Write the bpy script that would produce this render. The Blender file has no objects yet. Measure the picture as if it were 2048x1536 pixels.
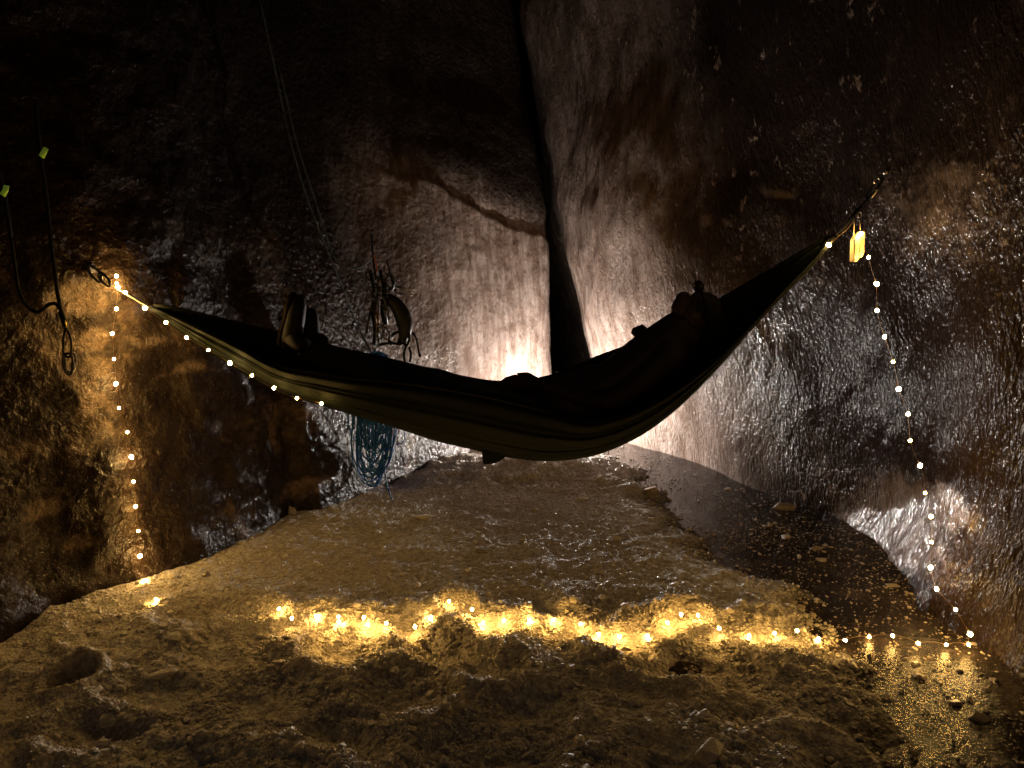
import bpy, bmesh, math, random
import numpy as np
from mathutils import Vector, Matrix
from mathutils.bvhtree import BVHTree

random.seed(7)
RNG = np.random.default_rng(11)
scene = bpy.context.scene
COL = scene.collection

# ------------------------------------------------------------------ camera
F = 1365.0                    # focal length in photo pixels (24 mm on a 36 mm wide frame)
CAM_H = 1.56
PITCH = math.atan(208.0 / F)  # looking slightly down
cam_data = bpy.data.cameras.new("camera")
cam = bpy.data.objects.new("camera", cam_data)
COL.objects.link(cam)
cam_data.lens = 24.0
cam_data.sensor_width = 36.0
cam_data.clip_start = 0.05
cam_data.clip_end = 200.0
cam.location = (0, 0, CAM_H)
cam.rotation_euler = (math.pi / 2 - PITCH, 0, 0)
scene.camera = cam

# ------------------------------------------------------------------ night sky
world = bpy.data.worlds.new("World")
scene.world = world
world.use_nodes = True
wn = world.node_tree
bg = wn.nodes["Background"]
sky = wn.nodes.new("ShaderNodeTexSky")
sky.sky_type = 'NISHITA'
sky.sun_disc = False
sky.sun_elevation = math.radians(2.0)
sky.sun_rotation = math.radians(180.0)
wn.links.new(sky.outputs[0], bg.inputs[0])
bg.inputs[1].default_value = 0.024

# ------------------------------------------------------------------ exposure
scene.view_settings.view_transform = 'Standard'
scene.view_settings.look = 'None'
scene.view_settings.exposure = 0.0
scene.view_settings.gamma = 1.0
scene.view_settings.use_curve_mapping = False
scene.render.engine = 'CYCLES'
scene.cycles.max_bounces = 3
scene.cycles.diffuse_bounces = 2
scene.cycles.glossy_bounces = 2
scene.cycles.sample_clamp_indirect = 4.0
scene.cycles.use_denoising = True
scene.cycles.use_light_tree = True
scene.cycles.adaptive_threshold = 0.03
scene.cycles.caustics_reflective = False
scene.cycles.caustics_refractive = False

BULB_L = 350.0
LANTERN_L = 4300.0

# ------------------------------------------------------------------ pixel helpers
FWD = np.array([0, math.cos(PITCH), -math.sin(PITCH)])
UPV = np.array([0, math.sin(PITCH), math.cos(PITCH)])


def ray(u, v):
    return FWD + np.array([1.0, 0, 0]) * (u - 1024.0) / F + UPV * (768.0 - v) / F


def P(u, v, Y):
    d = ray(u, v)
    t = Y / d[1]
    return Vector((d[0] * t, Y, CAM_H + d[2] * t))


def sm(e0, e1, x):
    t = np.clip((x - e0) / (e1 - e0), 0, 1)
    return t * t * (3 - 2 * t)


# ------------------------------------------------------------------ numpy noise
def _hash(ix, iy, iz, seed):
    n = (ix * 374761393 + iy * 668265263 + iz * 1274126177 + seed * 362437) & 0xFFFFFFFF
    n = ((n ^ (n >> 13)) * 1274126177) & 0xFFFFFFFF
    n = ((n ^ (n >> 16)) * 2246822519) & 0xFFFFFFFF
    n = n ^ (n >> 15)
    return (n & 0xFFFF).astype(np.float64) / 65535.0 * 2 - 1


def noise(x, y, z=None, seed=0):
    x = np.asarray(x, dtype=np.float64)
    y = np.asarray(y, dtype=np.float64)
    z = np.zeros_like(x) if z is None else np.asarray(z, dtype=np.float64)
    ix, iy, iz = np.floor(x), np.floor(y), np.floor(z)
    fx, fy, fz = x - ix, y - iy, z - iz
    ix, iy, iz = ix.astype(np.int64), iy.astype(np.int64), iz.astype(np.int64)
    ux, uy, uz = [f * f * f * (f * (f * 6 - 15) + 10) for f in (fx, fy, fz)]
    r = 0
    for a in (0, 1):
        wx = ux if a else 1 - ux
        for b in (0, 1):
            wy = uy if b else 1 - uy
            for c in (0, 1):
                wz = uz if c else 1 - uz
                r = r + wx * wy * wz * _hash(ix + a, iy + b, iz + c, seed)
    return r


def fbm(x, y, z=None, seed=0, oct=4, gain=0.5):
    r, a, f = 0, 1.0, 1.0
    for k in range(oct):
        r = r + a * noise(x * f + 13.7 * k, y * f - 7.1 * k, None if z is None else z * f + 3.3 * k, seed + k)
        a *= gain
        f *= 2.03
    return r


# ------------------------------------------------------------------ materials
MATS = {}


def mat(name, color=(0.5, 0.5, 0.5), rough=0.5, metal=0.0, spec=0.5, noise_scale=None, noise_amt=0.35, bump=0.0, bump_scale=80.0,
        emit=None, emit_strength=0.0, sss=0.0, trans=0.0):
    m = bpy.data.materials.new(name)
    m.use_nodes = True
    nt = m.node_tree
    b = nt.nodes["Principled BSDF"]
    b.inputs["Base Color"].default_value = (*color, 1)
    b.inputs["Roughness"].default_value = rough
    b.inputs["Metallic"].default_value = metal
    b.inputs["Specular IOR Level"].default_value = spec
    b.inputs["Transmission Weight"].default_value = trans
    if sss:
        b.inputs["Subsurface Weight"].default_value = sss
        b.inputs["Subsurface Radius"].default_value = (0.02, 0.012, 0.006)
    if emit:
        b.inputs["Emission Color"].default_value = (*emit, 1)
        b.inputs["Emission Strength"].default_value = emit_strength
    tc = nt.nodes.new("ShaderNodeNewGeometry")
    if noise_scale:
        n = nt.nodes.new("ShaderNodeTexNoise")
        n.inputs["Scale"].default_value = noise_scale
        n.inputs["Detail"].default_value = 4
        nt.links.new(tc.outputs["Position"], n.inputs["Vector"])
        mx = nt.nodes.new("ShaderNodeMix")
        mx.data_type = 'RGBA'
        mx.inputs["A"].default_value = (*[c * (1 - noise_amt) for c in color], 1)
        mx.inputs["B"].default_value = (*[min(1, c * (1 + noise_amt)) for c in color], 1)
        nt.links.new(n.outputs["Fac"], mx.inputs["Factor"])
        nt.links.new(mx.outputs["Result"], b.inputs["Base Color"])
    if bump:
        n2 = nt.nodes.new("ShaderNodeTexNoise")
        n2.inputs["Scale"].default_value = bump_scale
        n2.inputs["Detail"].default_value = 4
        nt.links.new(tc.outputs["Position"], n2.inputs["Vector"])
        bp = nt.nodes.new("ShaderNodeBump")
        bp.inputs["Strength"].default_value = bump
        bp.inputs["Distance"].default_value = 0.01
        nt.links.new(n2.outputs["Fac"], bp.inputs["Height"])
        nt.links.new(bp.outputs["Normal"], b.inputs["Normal"])
    MATS[name] = m
    return m


class NT:
    """small helper to write node graphs"""

    def __init__(self, name):
        self.m = bpy.data.materials.new(name)
        self.m.use_nodes = True
        self.t = self.m.node_tree
        self.b = self.t.nodes["Principled BSDF"]
        self.pos = self.t.nodes.new("ShaderNodeNewGeometry").outputs["Position"]

    def set(self, sock, val):
        if isinstance(val, bpy.types.NodeSocket):
            self.t.links.new(val, sock)
        else:
            sock.default_value = val

    def mapping(self, scale=(1, 1, 1), rot=(0, 0, 0), src=None):
        n = self.t.nodes.new("ShaderNodeMapping")
        n.inputs["Scale"].default_value = scale
        n.inputs["Rotation"].default_value = rot
        self.t.links.new(src or self.pos, n.inputs["Vector"])
        return n.outputs["Vector"]

    def noise(self, scale, detail=4, vec=None, rough=0.55, dist=0.0):
        n = self.t.nodes.new("ShaderNodeTexNoise")
        n.inputs["Scale"].default_value = scale
        n.inputs["Detail"].default_value = detail
        n.inputs["Roughness"].default_value = rough
        n.inputs["Distortion"].default_value = dist
        self.t.links.new(vec or self.pos, n.inputs["Vector"])
        return n.outputs["Fac"]

    def voronoi(self, scale, vec=None, feature='F1'):
        n = self.t.nodes.new("ShaderNodeTexVoronoi")
        n.feature = feature
        n.inputs["Scale"].default_value = scale
        self.t.links.new(vec or self.pos, n.inputs["Vector"])
        return n.outputs["Distance"]

    def ramp(self, fac, a, b, lo=0.0, hi=1.0):
        n = self.t.nodes.new("ShaderNodeMapRange")
        n.interpolation_type = 'SMOOTHSTEP'
        self.t.links.new(fac, n.inputs["Value"])
        n.inputs["From Min"].default_value = a
        n.inputs["From Max"].default_value = b
        n.inputs["To Min"].default_value = lo
        n.inputs["To Max"].default_value = hi
        return n.outputs["Result"]

    def math(self, op, a, b=0.0):
        n = self.t.nodes.new("ShaderNodeMath")
        n.operation = op
        self.set(n.inputs[0], a)
        self.set(n.inputs[1], b)
        return n.outputs[0]

    def mix(self, fac, a, b):
        n = self.t.nodes.new("ShaderNodeMix")
        n.data_type = 'RGBA'
        self.set(n.inputs["Factor"], fac)
        self.set(n.inputs["A"], a if isinstance(a, bpy.types.NodeSocket) else (*a, 1))
        self.set(n.inputs["B"], b if isinstance(b, bpy.types.NodeSocket) else (*b, 1))
        return n.outputs["Result"]

    def bump(self, height, strength, dist, normal=None):
        n = self.t.nodes.new("ShaderNodeBump")
        self.set(n.inputs["Strength"], strength)
        n.inputs["Distance"].default_value = dist
        self.t.links.new(height, n.inputs["Height"])
        if normal is not None:
            self.t.links.new(normal, n.inputs["Normal"])
        return n.outputs["Normal"]

    def attr(self, name):
        n = self.t.nodes.new("ShaderNodeAttribute")
        n.attribute_name = name
        return n.outputs["Fac"]

    def axis(self, i):
        n = self.t.nodes.new("ShaderNodeSeparateXYZ")
        self.t.links.new(self.pos, n.inputs[0])
        return n.outputs[i]


def ice_wall_left():
    g = NT("left_wall_ice")
    y = g.axis(1)
    z = g.axis(2)
    # silty frosted ice; paler towards the far corner, lamp glow mixed into the colour
    patch = g.ramp(g.noise(1.9, 4, rough=0.62, dist=0.5), 0.53, 0.68)
    fine = g.ramp(g.noise(9.0, 3, rough=0.65), 0.42, 0.62)
    patch = g.math('MULTIPLY', patch, g.math('ADD', g.math('MULTIPLY', fine, 0.75), 0.25))
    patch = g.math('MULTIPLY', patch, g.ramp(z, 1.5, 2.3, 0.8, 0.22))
    fr = g.math('ADD', g.attr("frost_glow"), g.math('MULTIPLY', g.math('SUBTRACT', g.noise(17, 3, rough=0.7), 0.5), 1.3))
    fr = g.ramp(fr, 0.22, 0.95)
    patch = g.math('MAXIMUM', patch, fr)
    streak = g.ramp(g.noise(1.0, 4, g.mapping((10, 10, 1.8)), rough=0.7), 0.35, 0.66)
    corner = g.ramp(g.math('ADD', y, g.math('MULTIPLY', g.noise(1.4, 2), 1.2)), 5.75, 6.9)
    # pale tone stops at the ledge; the lamp's falloff above it is painted dark
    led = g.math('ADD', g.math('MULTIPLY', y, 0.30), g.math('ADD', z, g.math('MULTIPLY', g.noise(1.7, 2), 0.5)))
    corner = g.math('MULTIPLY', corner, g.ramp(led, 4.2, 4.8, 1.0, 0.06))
    corner = g.math('MULTIPLY', corner, g.ramp(y, 7.15, 7.6, 1.0, 0.0))  # inside of the crack painted dark for its shade
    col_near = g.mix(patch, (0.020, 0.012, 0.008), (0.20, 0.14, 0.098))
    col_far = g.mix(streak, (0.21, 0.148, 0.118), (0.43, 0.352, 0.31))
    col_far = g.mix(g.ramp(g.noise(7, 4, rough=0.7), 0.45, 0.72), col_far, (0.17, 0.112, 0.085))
    col_near = g.mix(g.ramp(z, 1.2, 2.2, 0.0, 0.8), col_near, (0.010, 0.007, 0.006))  # darker with height: dimness of the upper wall put into the colour
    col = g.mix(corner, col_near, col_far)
    speck = g.ramp(g.noise(55, 3), 0.60, 0.70, 0.0, 0.6)
    col = g.mix(speck, col, (0.06, 0.035, 0.025))
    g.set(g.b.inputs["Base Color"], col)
    g.set(g.b.inputs["Roughness"], g.ramp(g.noise(6, 4), 0.3, 0.7, 0.13, 0.36))
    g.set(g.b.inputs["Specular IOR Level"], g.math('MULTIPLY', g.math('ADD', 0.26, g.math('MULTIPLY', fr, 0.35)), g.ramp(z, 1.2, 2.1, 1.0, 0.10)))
    h1 = g.noise(14, 4, rough=0.62, dist=0.4)
    h2 = g.noise(1.0, 3, g.mapping((45, 45, 7)), rough=0.6)
    n = g.bump(h1, g.math('SUBTRACT', 0.75, g.math('MULTIPLY', corner, 0.5)), 0.03)
    n = g.bump(h2, 0.5, 0.008, n)
    n = g.bump(g.math('ADD', g.noise(42, 3, rough=0.6, dist=1.2), g.voronoi(26)), g.math('SUBTRACT', 0.8, g.math('MULTIPLY', corner, 0.6)), 0.012, n)
    n = g.bump(g.noise(30, 4, rough=0.65, dist=0.8), g.math('MULTIPLY', fr, 0.95), 0.03, n)
    g.set(g.b.inputs["Normal"], n)
    return g.m


def ice_wall_right():
    g = NT("right_wall_ice")
    y = g.axis(1)
    z = g.axis(2)
    corner = g.ramp(g.math('ADD', y, g.math('MULTIPLY', g.noise(1.2, 2), 1.0)), 5.15, 6.5)  # paler ice by the crack, with the lamp-lit area put into the colour
    corner = g.math('MULTIPLY', corner, g.ramp(y, 7.0, 7.6, 1.0, 0.0))  # shade deep in the slot painted in
    corner = g.math('MULTIPLY', corner, g.ramp(z, 1.5, 3.4, 1.0, 0.30))  # painted glow weakens with height
    fr = g.math('ADD', g.attr("frost_glow"), g.math('MULTIPLY', g.math('SUBTRACT', g.noise(15, 3, rough=0.7), 0.5), 1.2))
    fr = g.ramp(fr, 0.25, 1.0)
    streak = g.ramp(g.noise(1.0, 4, g.mapping((9, 9, 0.8)), rough=0.65), 0.35, 0.68)
    patch = g.ramp(g.noise(2.6, 4, rough=0.65, dist=0.8), 0.56, 0.70)
    # shaded zone low on the wall put into the colour; darker ice high up
    ey = g.math('POWER', g.math('ABSOLUTE', g.math('MULTIPLY', g.math('SUBTRACT', y, 3.75), 1.0)), 2.0)
    ez = g.math('POWER', g.math('ABSOLUTE', g.math('MULTIPLY', g.math('SUBTRACT', z, 1.05), 1.8)), 2.0)
    wob = g.math('MULTIPLY', g.math('SUBTRACT', g.noise(2.2, 2, rough=0.6), 0.5), 1.6)
    lens = g.ramp(g.math('ADD', g.math('ADD', ey, ez), wob), 0.15, 2.5, 1.0, 0.0)
    nearw = g.ramp(g.math('ADD', y, g.math('MULTIPLY', g.noise(1.8, 2), 0.5)), 2.9, 4.1, 1.0, 0.0)
    nearw = g.math('MULTIPLY', nearw, g.ramp(z, 1.3, 1.9, 1.0, 0.25))
    lens = g.math('MAXIMUM', lens, g.math('MULTIPLY', nearw, 0.75))
    high = g.ramp(g.math('ADD', z, g.math('MULTIPLY', g.noise(1.6, 2), 1.6)), 2.4, 3.6)
    high = g.math('MULTIPLY', high, g.math('SUBTRACT', 1.0, corner))
    clear = g.math('MAXIMUM', lens, g.math('MULTIPLY', high, 0.75))
    clear = g.math('MULTIPLY', clear, g.math('SUBTRACT', 1.0, fr))
    rough_ice = g.math('MULTIPLY', g.math('SUBTRACT', 1.0, clear), g.ramp(g.noise(1.7, 4, rough=0.65), 0.36, 0.62, 0.30, 1.0))
    col_near = g.mix(patch, (0.024, 0.016, 0.012), (0.080, 0.056, 0.044))
    col_near = g.mix(clear, col_near, (0.014, 0.009, 0.008))  # shade of the low zone goes into the base colour here
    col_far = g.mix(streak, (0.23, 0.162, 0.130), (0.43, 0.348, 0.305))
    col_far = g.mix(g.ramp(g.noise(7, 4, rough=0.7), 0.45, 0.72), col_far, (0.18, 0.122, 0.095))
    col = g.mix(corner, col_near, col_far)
    flake = g.ramp(g.noise(1.0, 3, g.mapping((13, 11, 6.5), (0.5, 0, 0)), rough=0.75, dist=0.15), 0.61, 0.70, 0.0, 0.75)
    flake = g.math('MULTIPLY', flake, g.math('SUBTRACT', 1.0, lens))
    col = g.mix(flake, col, (0.24, 0.185, 0.155))
    col = g.mix(g.math('MULTIPLY', fr, 0.5), col, (0.27, 0.205, 0.165))  # frosted ice, with the lit bulge and golden glow painted paler
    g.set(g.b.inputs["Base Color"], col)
    rz = g.ramp(g.noise(5, 4), 0.3, 0.7, 0.06, 0.13)
    g.set(g.b.inputs["Roughness"], g.math('ADD', rz, g.math('MULTIPLY', clear, 0.08)))
    g.set(g.b.inputs["Specular IOR Level"], g.math('ADD', g.math('ADD', g.math('MULTIPLY', rough_ice, 0.17), 0.025), g.math('ADD', g.math('MULTIPLY', fr, 0.85), g.math('MULTIPLY', flake, 0.4))))
    # scalloped, scratched surface: ridges running diagonally down the wall
    h1 = g.noise(1.0, 2.5, g.mapping((34, 34, 11), (math.radians(28), 0, 0)), rough=0.6, dist=0.7)
    h2 = g.noise(1.0, 1, g.mapping((75, 75, 26), (math.radians(35), 0, 0)), rough=0.5)
    amt = g.math('MINIMUM', g.math('ADD', g.math('ADD', g.math('MULTIPLY', rough_ice, 0.40), 0.42), g.math('MULTIPLY', flake, 0.6)), 0.95)
    amt = g.math('SUBTRACT', amt, g.math('MULTIPLY', fr, 0.28))
    n = g.bump(h1, amt, 0.030)
    n = g.bump(h2, amt, 0.012, n)
    n = g.bump(g.noise(52, 2, rough=0.6), g.math('MULTIPLY', amt, 0.8), 0.010, n)
    g.set(g.b.inputs["Normal"], n)
    return g.m


def snow_mat():
    g = NT("crushed_ice_snow")
    big = g.ramp(g.noise(1.3, 3), 0.35, 0.68)
    fine = g.ramp(g.noise(38, 3, rough=0.7), 0.34, 0.62)
    col = g.mix(big, (0.60, 0.54, 0.47), (0.80, 0.76, 0.70))
    col = g.mix(g.math('SUBTRACT', 1.0, fine), col, (0.40, 0.34, 0.28))
    # soaked where it sinks towards the melt-wet ice
    damp = g.ramp(g.math('ADD', g.axis(2), g.math('MULTIPLY', g.math('SUBTRACT', g.noise(6, 3, rough=0.65), 0.5), 0.05)), -0.012, 0.062, 1.0, 0.0)
    damp = g.math('MULTIPLY', damp, g.ramp(g.axis(0), 0.55, 1.0))
    col = g.mix(g.math('MULTIPLY', damp, 0.88), col, (0.030, 0.023, 0.019))
    g.set(g.b.inputs["Base Color"], col)
    rs = g.ramp(g.noise(60, 3), 0.35, 0.65, 0.45, 0.85)
    g.set(g.b.inputs["Roughness"], g.math('ADD', rs, g.math('MULTIPLY', damp, 0.05)))
    g.set(g.b.inputs["Specular IOR Level"], g.math("SUBTRACT", 0.045, g.math("MULTIPLY", damp, 0.02)))
    v = g.voronoi(75)
    h = g.math('ADD', g.noise(45, 4, rough=0.68), g.math('MULTIPLY', v, 0.8))
    n = g.bump(h, 0.8, 0.011)
    g.set(g.b.inputs["Normal"], n)
    return g.m


def wet_mat():
    g = NT("wet_dark_ice")
    p = g.ramp(g.noise(3.0, 4, rough=0.65), 0.45, 0.7)
    col = g.mix(p, (0.016, 0.012, 0.011), (0.06, 0.046, 0.04))
    sp = g.ramp(g.noise(48, 3, rough=0.7), 0.66, 0.76)
    col = g.mix(sp, col, (0.42, 0.36, 0.31))
    g.set(g.b.inputs["Base Color"], col)
    g.set(g.b.inputs["Roughness"], g.ramp(g.noise(9, 3), 0.35, 0.7, 0.10, 0.28))
    g.b.inputs["Specular IOR Level"].default_value = 0.30
    n = g.bump(g.noise(60, 4, rough=0.65), 0.8, 0.007)
    g.set(g.b.inputs["Normal"], n)
    return g.m


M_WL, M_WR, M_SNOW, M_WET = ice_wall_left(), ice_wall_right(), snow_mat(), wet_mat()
mat('ice_bit', (0.62, 0.56, 0.49), 0.42, noise_scale=25, noise_amt=0.35, bump=0.4, bump_scale=120, spec=0.3)
mat('ice_clear', (0.30, 0.25, 0.21), 0.12, noise_scale=12, noise_amt=0.5, bump=0.5, bump_scale=60, spec=0.8)
mat('ice_wet', (0.38, 0.32, 0.27), 0.18, noise_scale=9, noise_amt=0.8, bump=0.4, bump_scale=120, spec=0.10)
mat('hammock', (0.0080, 0.0105, 0.0085), 0.55, spec=0.06, noise_scale=30, noise_amt=0.25, bump=0.25, bump_scale=300)
mat('hammock_hem', (0.007, 0.008, 0.005), 0.5, spec=0.08, noise_scale=60)
mat('black_web', (0.008, 0.008, 0.009), 0.7, spec=0.1, noise_scale=120, bump=0.4, bump_scale=400)
mat('metal', (0.55, 0.53, 0.50), 0.28, metal=1.0, noise_scale=80, noise_amt=0.15)
mat('dark_metal', (0.10, 0.10, 0.11), 0.35, metal=1.0, noise_scale=80, noise_amt=0.2)
mat('gold_metal', (0.75, 0.55, 0.16), 0.3, metal=1.0, noise_scale=80, noise_amt=0.15)
mat('brown_metal', (0.20, 0.12, 0.04), 0.4, metal=1.0, noise_scale=80, noise_amt=0.15)
mat('frost_ice', (0.46, 0.36, 0.27), 0.30, noise_scale=26, noise_amt=0.6, bump=0.9, bump_scale=38, spec=0.5)
mat('wire', (0.40, 0.27, 0.14), 0.4, metal=0.8, noise_scale=200, noise_amt=0.1)
mat('white_cord', (0.62, 0.52, 0.40), 0.7, noise_scale=200)
mat('ribbon', (0.55, 0.42, 0.24), 0.6, noise_scale=150)
mat('bulb', (1, 0.75, 0.4), 0.3, emit=(1.0, 0.57, 0.15), emit_strength=BULB_L, noise_scale=50, noise_amt=0.02)
mat('bulb_dim', (1, 0.75, 0.4), 0.3, emit=(1.0, 0.55, 0.13), emit_strength=BULB_L * 0.8, noise_scale=50, noise_amt=0.02)
mat('bulb_white', (1, 0.8, 0.5), 0.3, emit=(1.0, 0.60, 0.18), emit_strength=BULB_L * 1.0, noise_scale=50, noise_amt=0.02)
mat('battery', (0.90, 0.78, 0.52), 0.4, sss=0.8, noise_scale=25, noise_amt=0.12)
mat('battery_seam', (0.40, 0.29, 0.14), 0.45, noise_scale=25, noise_amt=0.12)
mat('lantern_glow', (1, 0.95, 0.9), 0.4, emit=(1.0, 0.93, 0.86), emit_strength=LANTERN_L, noise_scale=50, noise_amt=0.02)
mat('plastic_dark', (0.012, 0.012, 0.013), 0.5, spec=0.25, noise_scale=60)
mat('teal_rope', (0.006, 0.105, 0.36), 0.5, noise_scale=160, noise_amt=0.5, bump=0.6, bump_scale=350)
mat('blue_rope', (0.030, 0.055, 0.070), 0.6, noise_scale=160, noise_amt=0.5, bump=0.6, bump_scale=350)
mat('green_tag', (0.42, 0.72, 0.05), 0.5, emit=(0.45, 0.72, 0.08), emit_strength=0.07, noise_scale=60, noise_amt=0.25)
mat('jacket', (0.020, 0.012, 0.012), 0.7, noise_scale=40, bump=0.5, bump_scale=60)
mat('trousers', (0.010, 0.011, 0.015), 0.75, noise_scale=40, bump=0.5, bump_scale=60)
mat('glove', (0.010, 0.010, 0.011), 0.75, noise_scale=60)
mat('skin', (0.06, 0.034, 0.025), 0.5, noise_scale=60, noise_amt=0.1)
mat('hat', (0.014, 0.013, 0.016), 0.85, noise_scale=120, bump=0.7, bump_scale=160)
mat('boot', (0.010, 0.008, 0.007), 0.6, spec=0.25, noise_scale=60)
mat('sole', (0.020, 0.013, 0.008), 0.7, spec=0.1, noise_scale=60, bump=0.6, bump_scale=90)
mat('eye', (0.03, 0.02, 0.02), 0.15, noise_scale=90)
mat('lens', (0.25, 0.25, 0.27), 0.08, noise_scale=90, spec=0.9)
mat('red_tape', (0.30, 0.07, 0.02), 0.5, noise_scale=90)


# ------------------------------------------------------------------ mesh builder
class MB:
    def __init__(self):
        self.v, self.f = [], []

    def tube(self, pts, r, n=8, caps=True):
        pts = [Vector(p) for p in pts]
        rs = r if isinstance(r, (list, tuple)) else [r] * len(pts)
        base = len(self.v)
        prev = None
        for i, p in enumerate(pts):
            d = (pts[min(i + 1, len(pts) - 1)] - pts[max(i - 1, 0)])
            d = d.normalized() if d.length > 1e-9 else Vector((0, 0, 1))
            if prev is None:
                a = d.orthogonal().normalized()
            else:
                a = prev - d * prev.dot(d)
                a = a.normalized() if a.length > 1e-6 else d.orthogonal().normalized()
            prev = a
            b = d.cross(a)
            for k in range(n):
                t = 2 * math.pi * k / n
                self.v.append(p + (a * math.cos(t) + b * math.sin(t)) * rs[i])
        for i in range(len(pts) - 1):
            for k in range(n):
                k2 = (k + 1) % n
                self.f.append((base + i * n + k, base + i * n + k2, base + (i + 1) * n + k2, base + (i + 1) * n + k))
        if caps:
            self.f.append(tuple(base + k for k in reversed(range(n))))
            e = base + (len(pts) - 1) * n
            self.f.append(tuple(e + k for k in range(n)))
        return self

    def ribbon(self, pts, w, t, side):
        """flat strap of width w (along side) and thickness t"""
        base = len(self.v)
        pts = [Vector(p) for p in pts]
        for i, p in enumerate(pts):
            d = (pts[min(i + 1, len(pts) - 1)] - pts[max(i - 1, 0)]).normalized()
            s = Vector(side)
            s = (s - d * s.dot(d)).normalized()
            nn = d.cross(s)
            for a, b in ((-1, -1), (1, -1), (1, 1), (-1, 1)):
                self.v.append(p + s * a * w / 2 + nn * b * t / 2)
        for i in range(len(pts) - 1):
            for k in range(4):
                k2 = (k + 1) % 4
                self.f.append((base + i * 4 + k, base + i * 4 + k2, base + i * 4 + 4 + k2, base + i * 4 + 4 + k))
        self.f.append((base + 3, base + 2, base + 1, base))
        e = base + (len(pts) - 1) * 4
        self.f.append((e, e + 1, e + 2, e + 3))
        return self

    def loop(self, pts, r, n=8):
        """closed tube"""
        pts = [Vector(p) for p in pts]
        m = len(pts)
        base = len(self.v)
        prev = None
        for i, p in enumerate(pts):
            d = (pts[(i + 1) % m] - pts[i - 1]).normalized()
            a = d.orthogonal().normalized() if prev is None else (prev - d * prev.dot(d)).normalized()
            prev = a
            b = d.cross(a)
            for k in range(n):
                t = 2 * math.pi * k / n
                self.v.append(p + (a * math.cos(t) + b * math.sin(t)) * r)
        for i in range(m):
            j = (i + 1) % m
            for k in range(n):
                k2 = (k + 1) % n
                self.f.append((base + i * n + k, base + i * n + k2, base + j * n + k2, base + j * n + k))
        return self

    def ball(self, c, r, seg=12, rings=8, M=None):
        c = Vector(c)
        r = Vector(r) if isinstance(r, (list, tuple)) else Vector((r, r, r))
        base = len(self.v)
        M = M or Matrix.Identity(3)
        for i in range(rings + 1):
            ph = math.pi * i / rings
            for k in range(seg):
                th = 2 * math.pi * k / seg
                p = Vector((r.x * math.sin(ph) * math.cos(th), r.y * math.sin(ph) * math.sin(th), r.z * math.cos(ph)))
                self.v.append(c + M @ p)
        for i in range(rings):
            for k in range(seg):
                k2 = (k + 1) % seg
                self.f.append((base + i * seg + k, base + (i + 1) * seg + k, base + (i + 1) * seg + k2, base + i * seg + k2))
        return self

    def prism(self, outline, axis_a, axis_b, axis_n, c, thick):
        """extruded 2D outline; a,b in-plane axes, n the extrusion direction"""
        a, b, n, c = Vector(axis_a), Vector(axis_b), Vector(axis_n), Vector(c)
        base = len(self.v)
        m = len(outline)
        for s in (-0.5, 0.5):
            for (x, y) in outline:
                self.v.append(c + a * x + b * y + n * s * thick)
        self.f.append(tuple(base + k for k in reversed(range(m))))
        self.f.append(tuple(base + m + k for k in range(m)))
        for k in range(m):
            k2 = (k + 1) % m
            self.f.append((base + k, base + k2, base + m + k2, base + m + k))
        return self

    def build(self, name, material, parent=None, smooth=True, bevel=0.0):
        me = bpy.data.meshes.new(name)
        me.from_pydata([tuple(p) for p in self.v], [], self.f)
        bm = bmesh.new()
        bm.from_mesh(me)
        bmesh.ops.remove_doubles(bm, verts=bm.verts, dist=1e-6)
        bmesh.ops.recalc_face_normals(bm, faces=bm.faces)
        if bevel:
            bmesh.ops.bevel(bm, geom=list(bm.edges), offset=bevel, segments=2, affect='EDGES', clamp_overlap=True)
        bm.to_mesh(me)
        bm.free()
        o = bpy.data.objects.new(name, me)
        COL.objects.link(o)
        m = MATS[material] if isinstance(material, str) else material
        me.materials.append(m)
        if smooth:
            me.polygons.foreach_set("use_smooth", [True] * len(me.polygons))
        if parent is not None:
            o.parent = parent
            o.matrix_parent_inverse = Matrix.Translation(parent.location).inverted() @ Matrix.Identity(4) if False else Matrix.Translation(-Vector(root_loc(parent)))
        return o


def root_loc(o):
    p = Vector((0, 0, 0))
    while o is not None:
        p = p + Vector(o.location)
        if o.parent is not None:
            p = p + o.matrix_parent_inverse.translation
        o = o.parent
    return p


def thing(name, label, cat, loc=(0, 0, 0), group=None):
    o = bpy.data.objects.new(name, None)
    COL.objects.link(o)
    o.location = loc
    o.empty_display_size = 0.05
    tag(o, label, cat, group)
    return o


def tag(o, label=None, cat=None, group=None, kind=None):
    if label:
        o["label"] = label
    if cat:
        o["category"] = cat
    if group:
        o["group"] = group
    if kind:
        o["kind"] = kind
    return o


def grid_mesh(name, X, Y, Z, material, flip=False):
    r, c = X.shape
    co = np.stack([X, Y, Z], -1).reshape(-1, 3).astype(np.float32)
    idx = np.arange(r * c).reshape(r, c)
    q = np.stack([idx[:-1, :-1], idx[:-1, 1:], idx[1:, 1:], idx[1:, :-1]], -1).reshape(-1, 4)
    if flip:
        q = q[:, ::-1]
    me = bpy.data.meshes.new(name)
    me.vertices.add(len(co))
    me.vertices.foreach_set("co", co.ravel())
    me.loops.add(q.size)
    me.loops.foreach_set("vertex_index", q.ravel().astype(np.int32))
    me.polygons.add(len(q))
    me.polygons.foreach_set("loop_start", np.arange(0, q.size, 4, dtype=np.int32))
    me.polygons.foreach_set("use_smooth", np.ones(len(q), dtype=bool))
    me.update(calc_edges=True)
    me.materials.append(material)
    o = bpy.data.objects.new(name, me)
    COL.objects.link(o)
    return o


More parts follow.
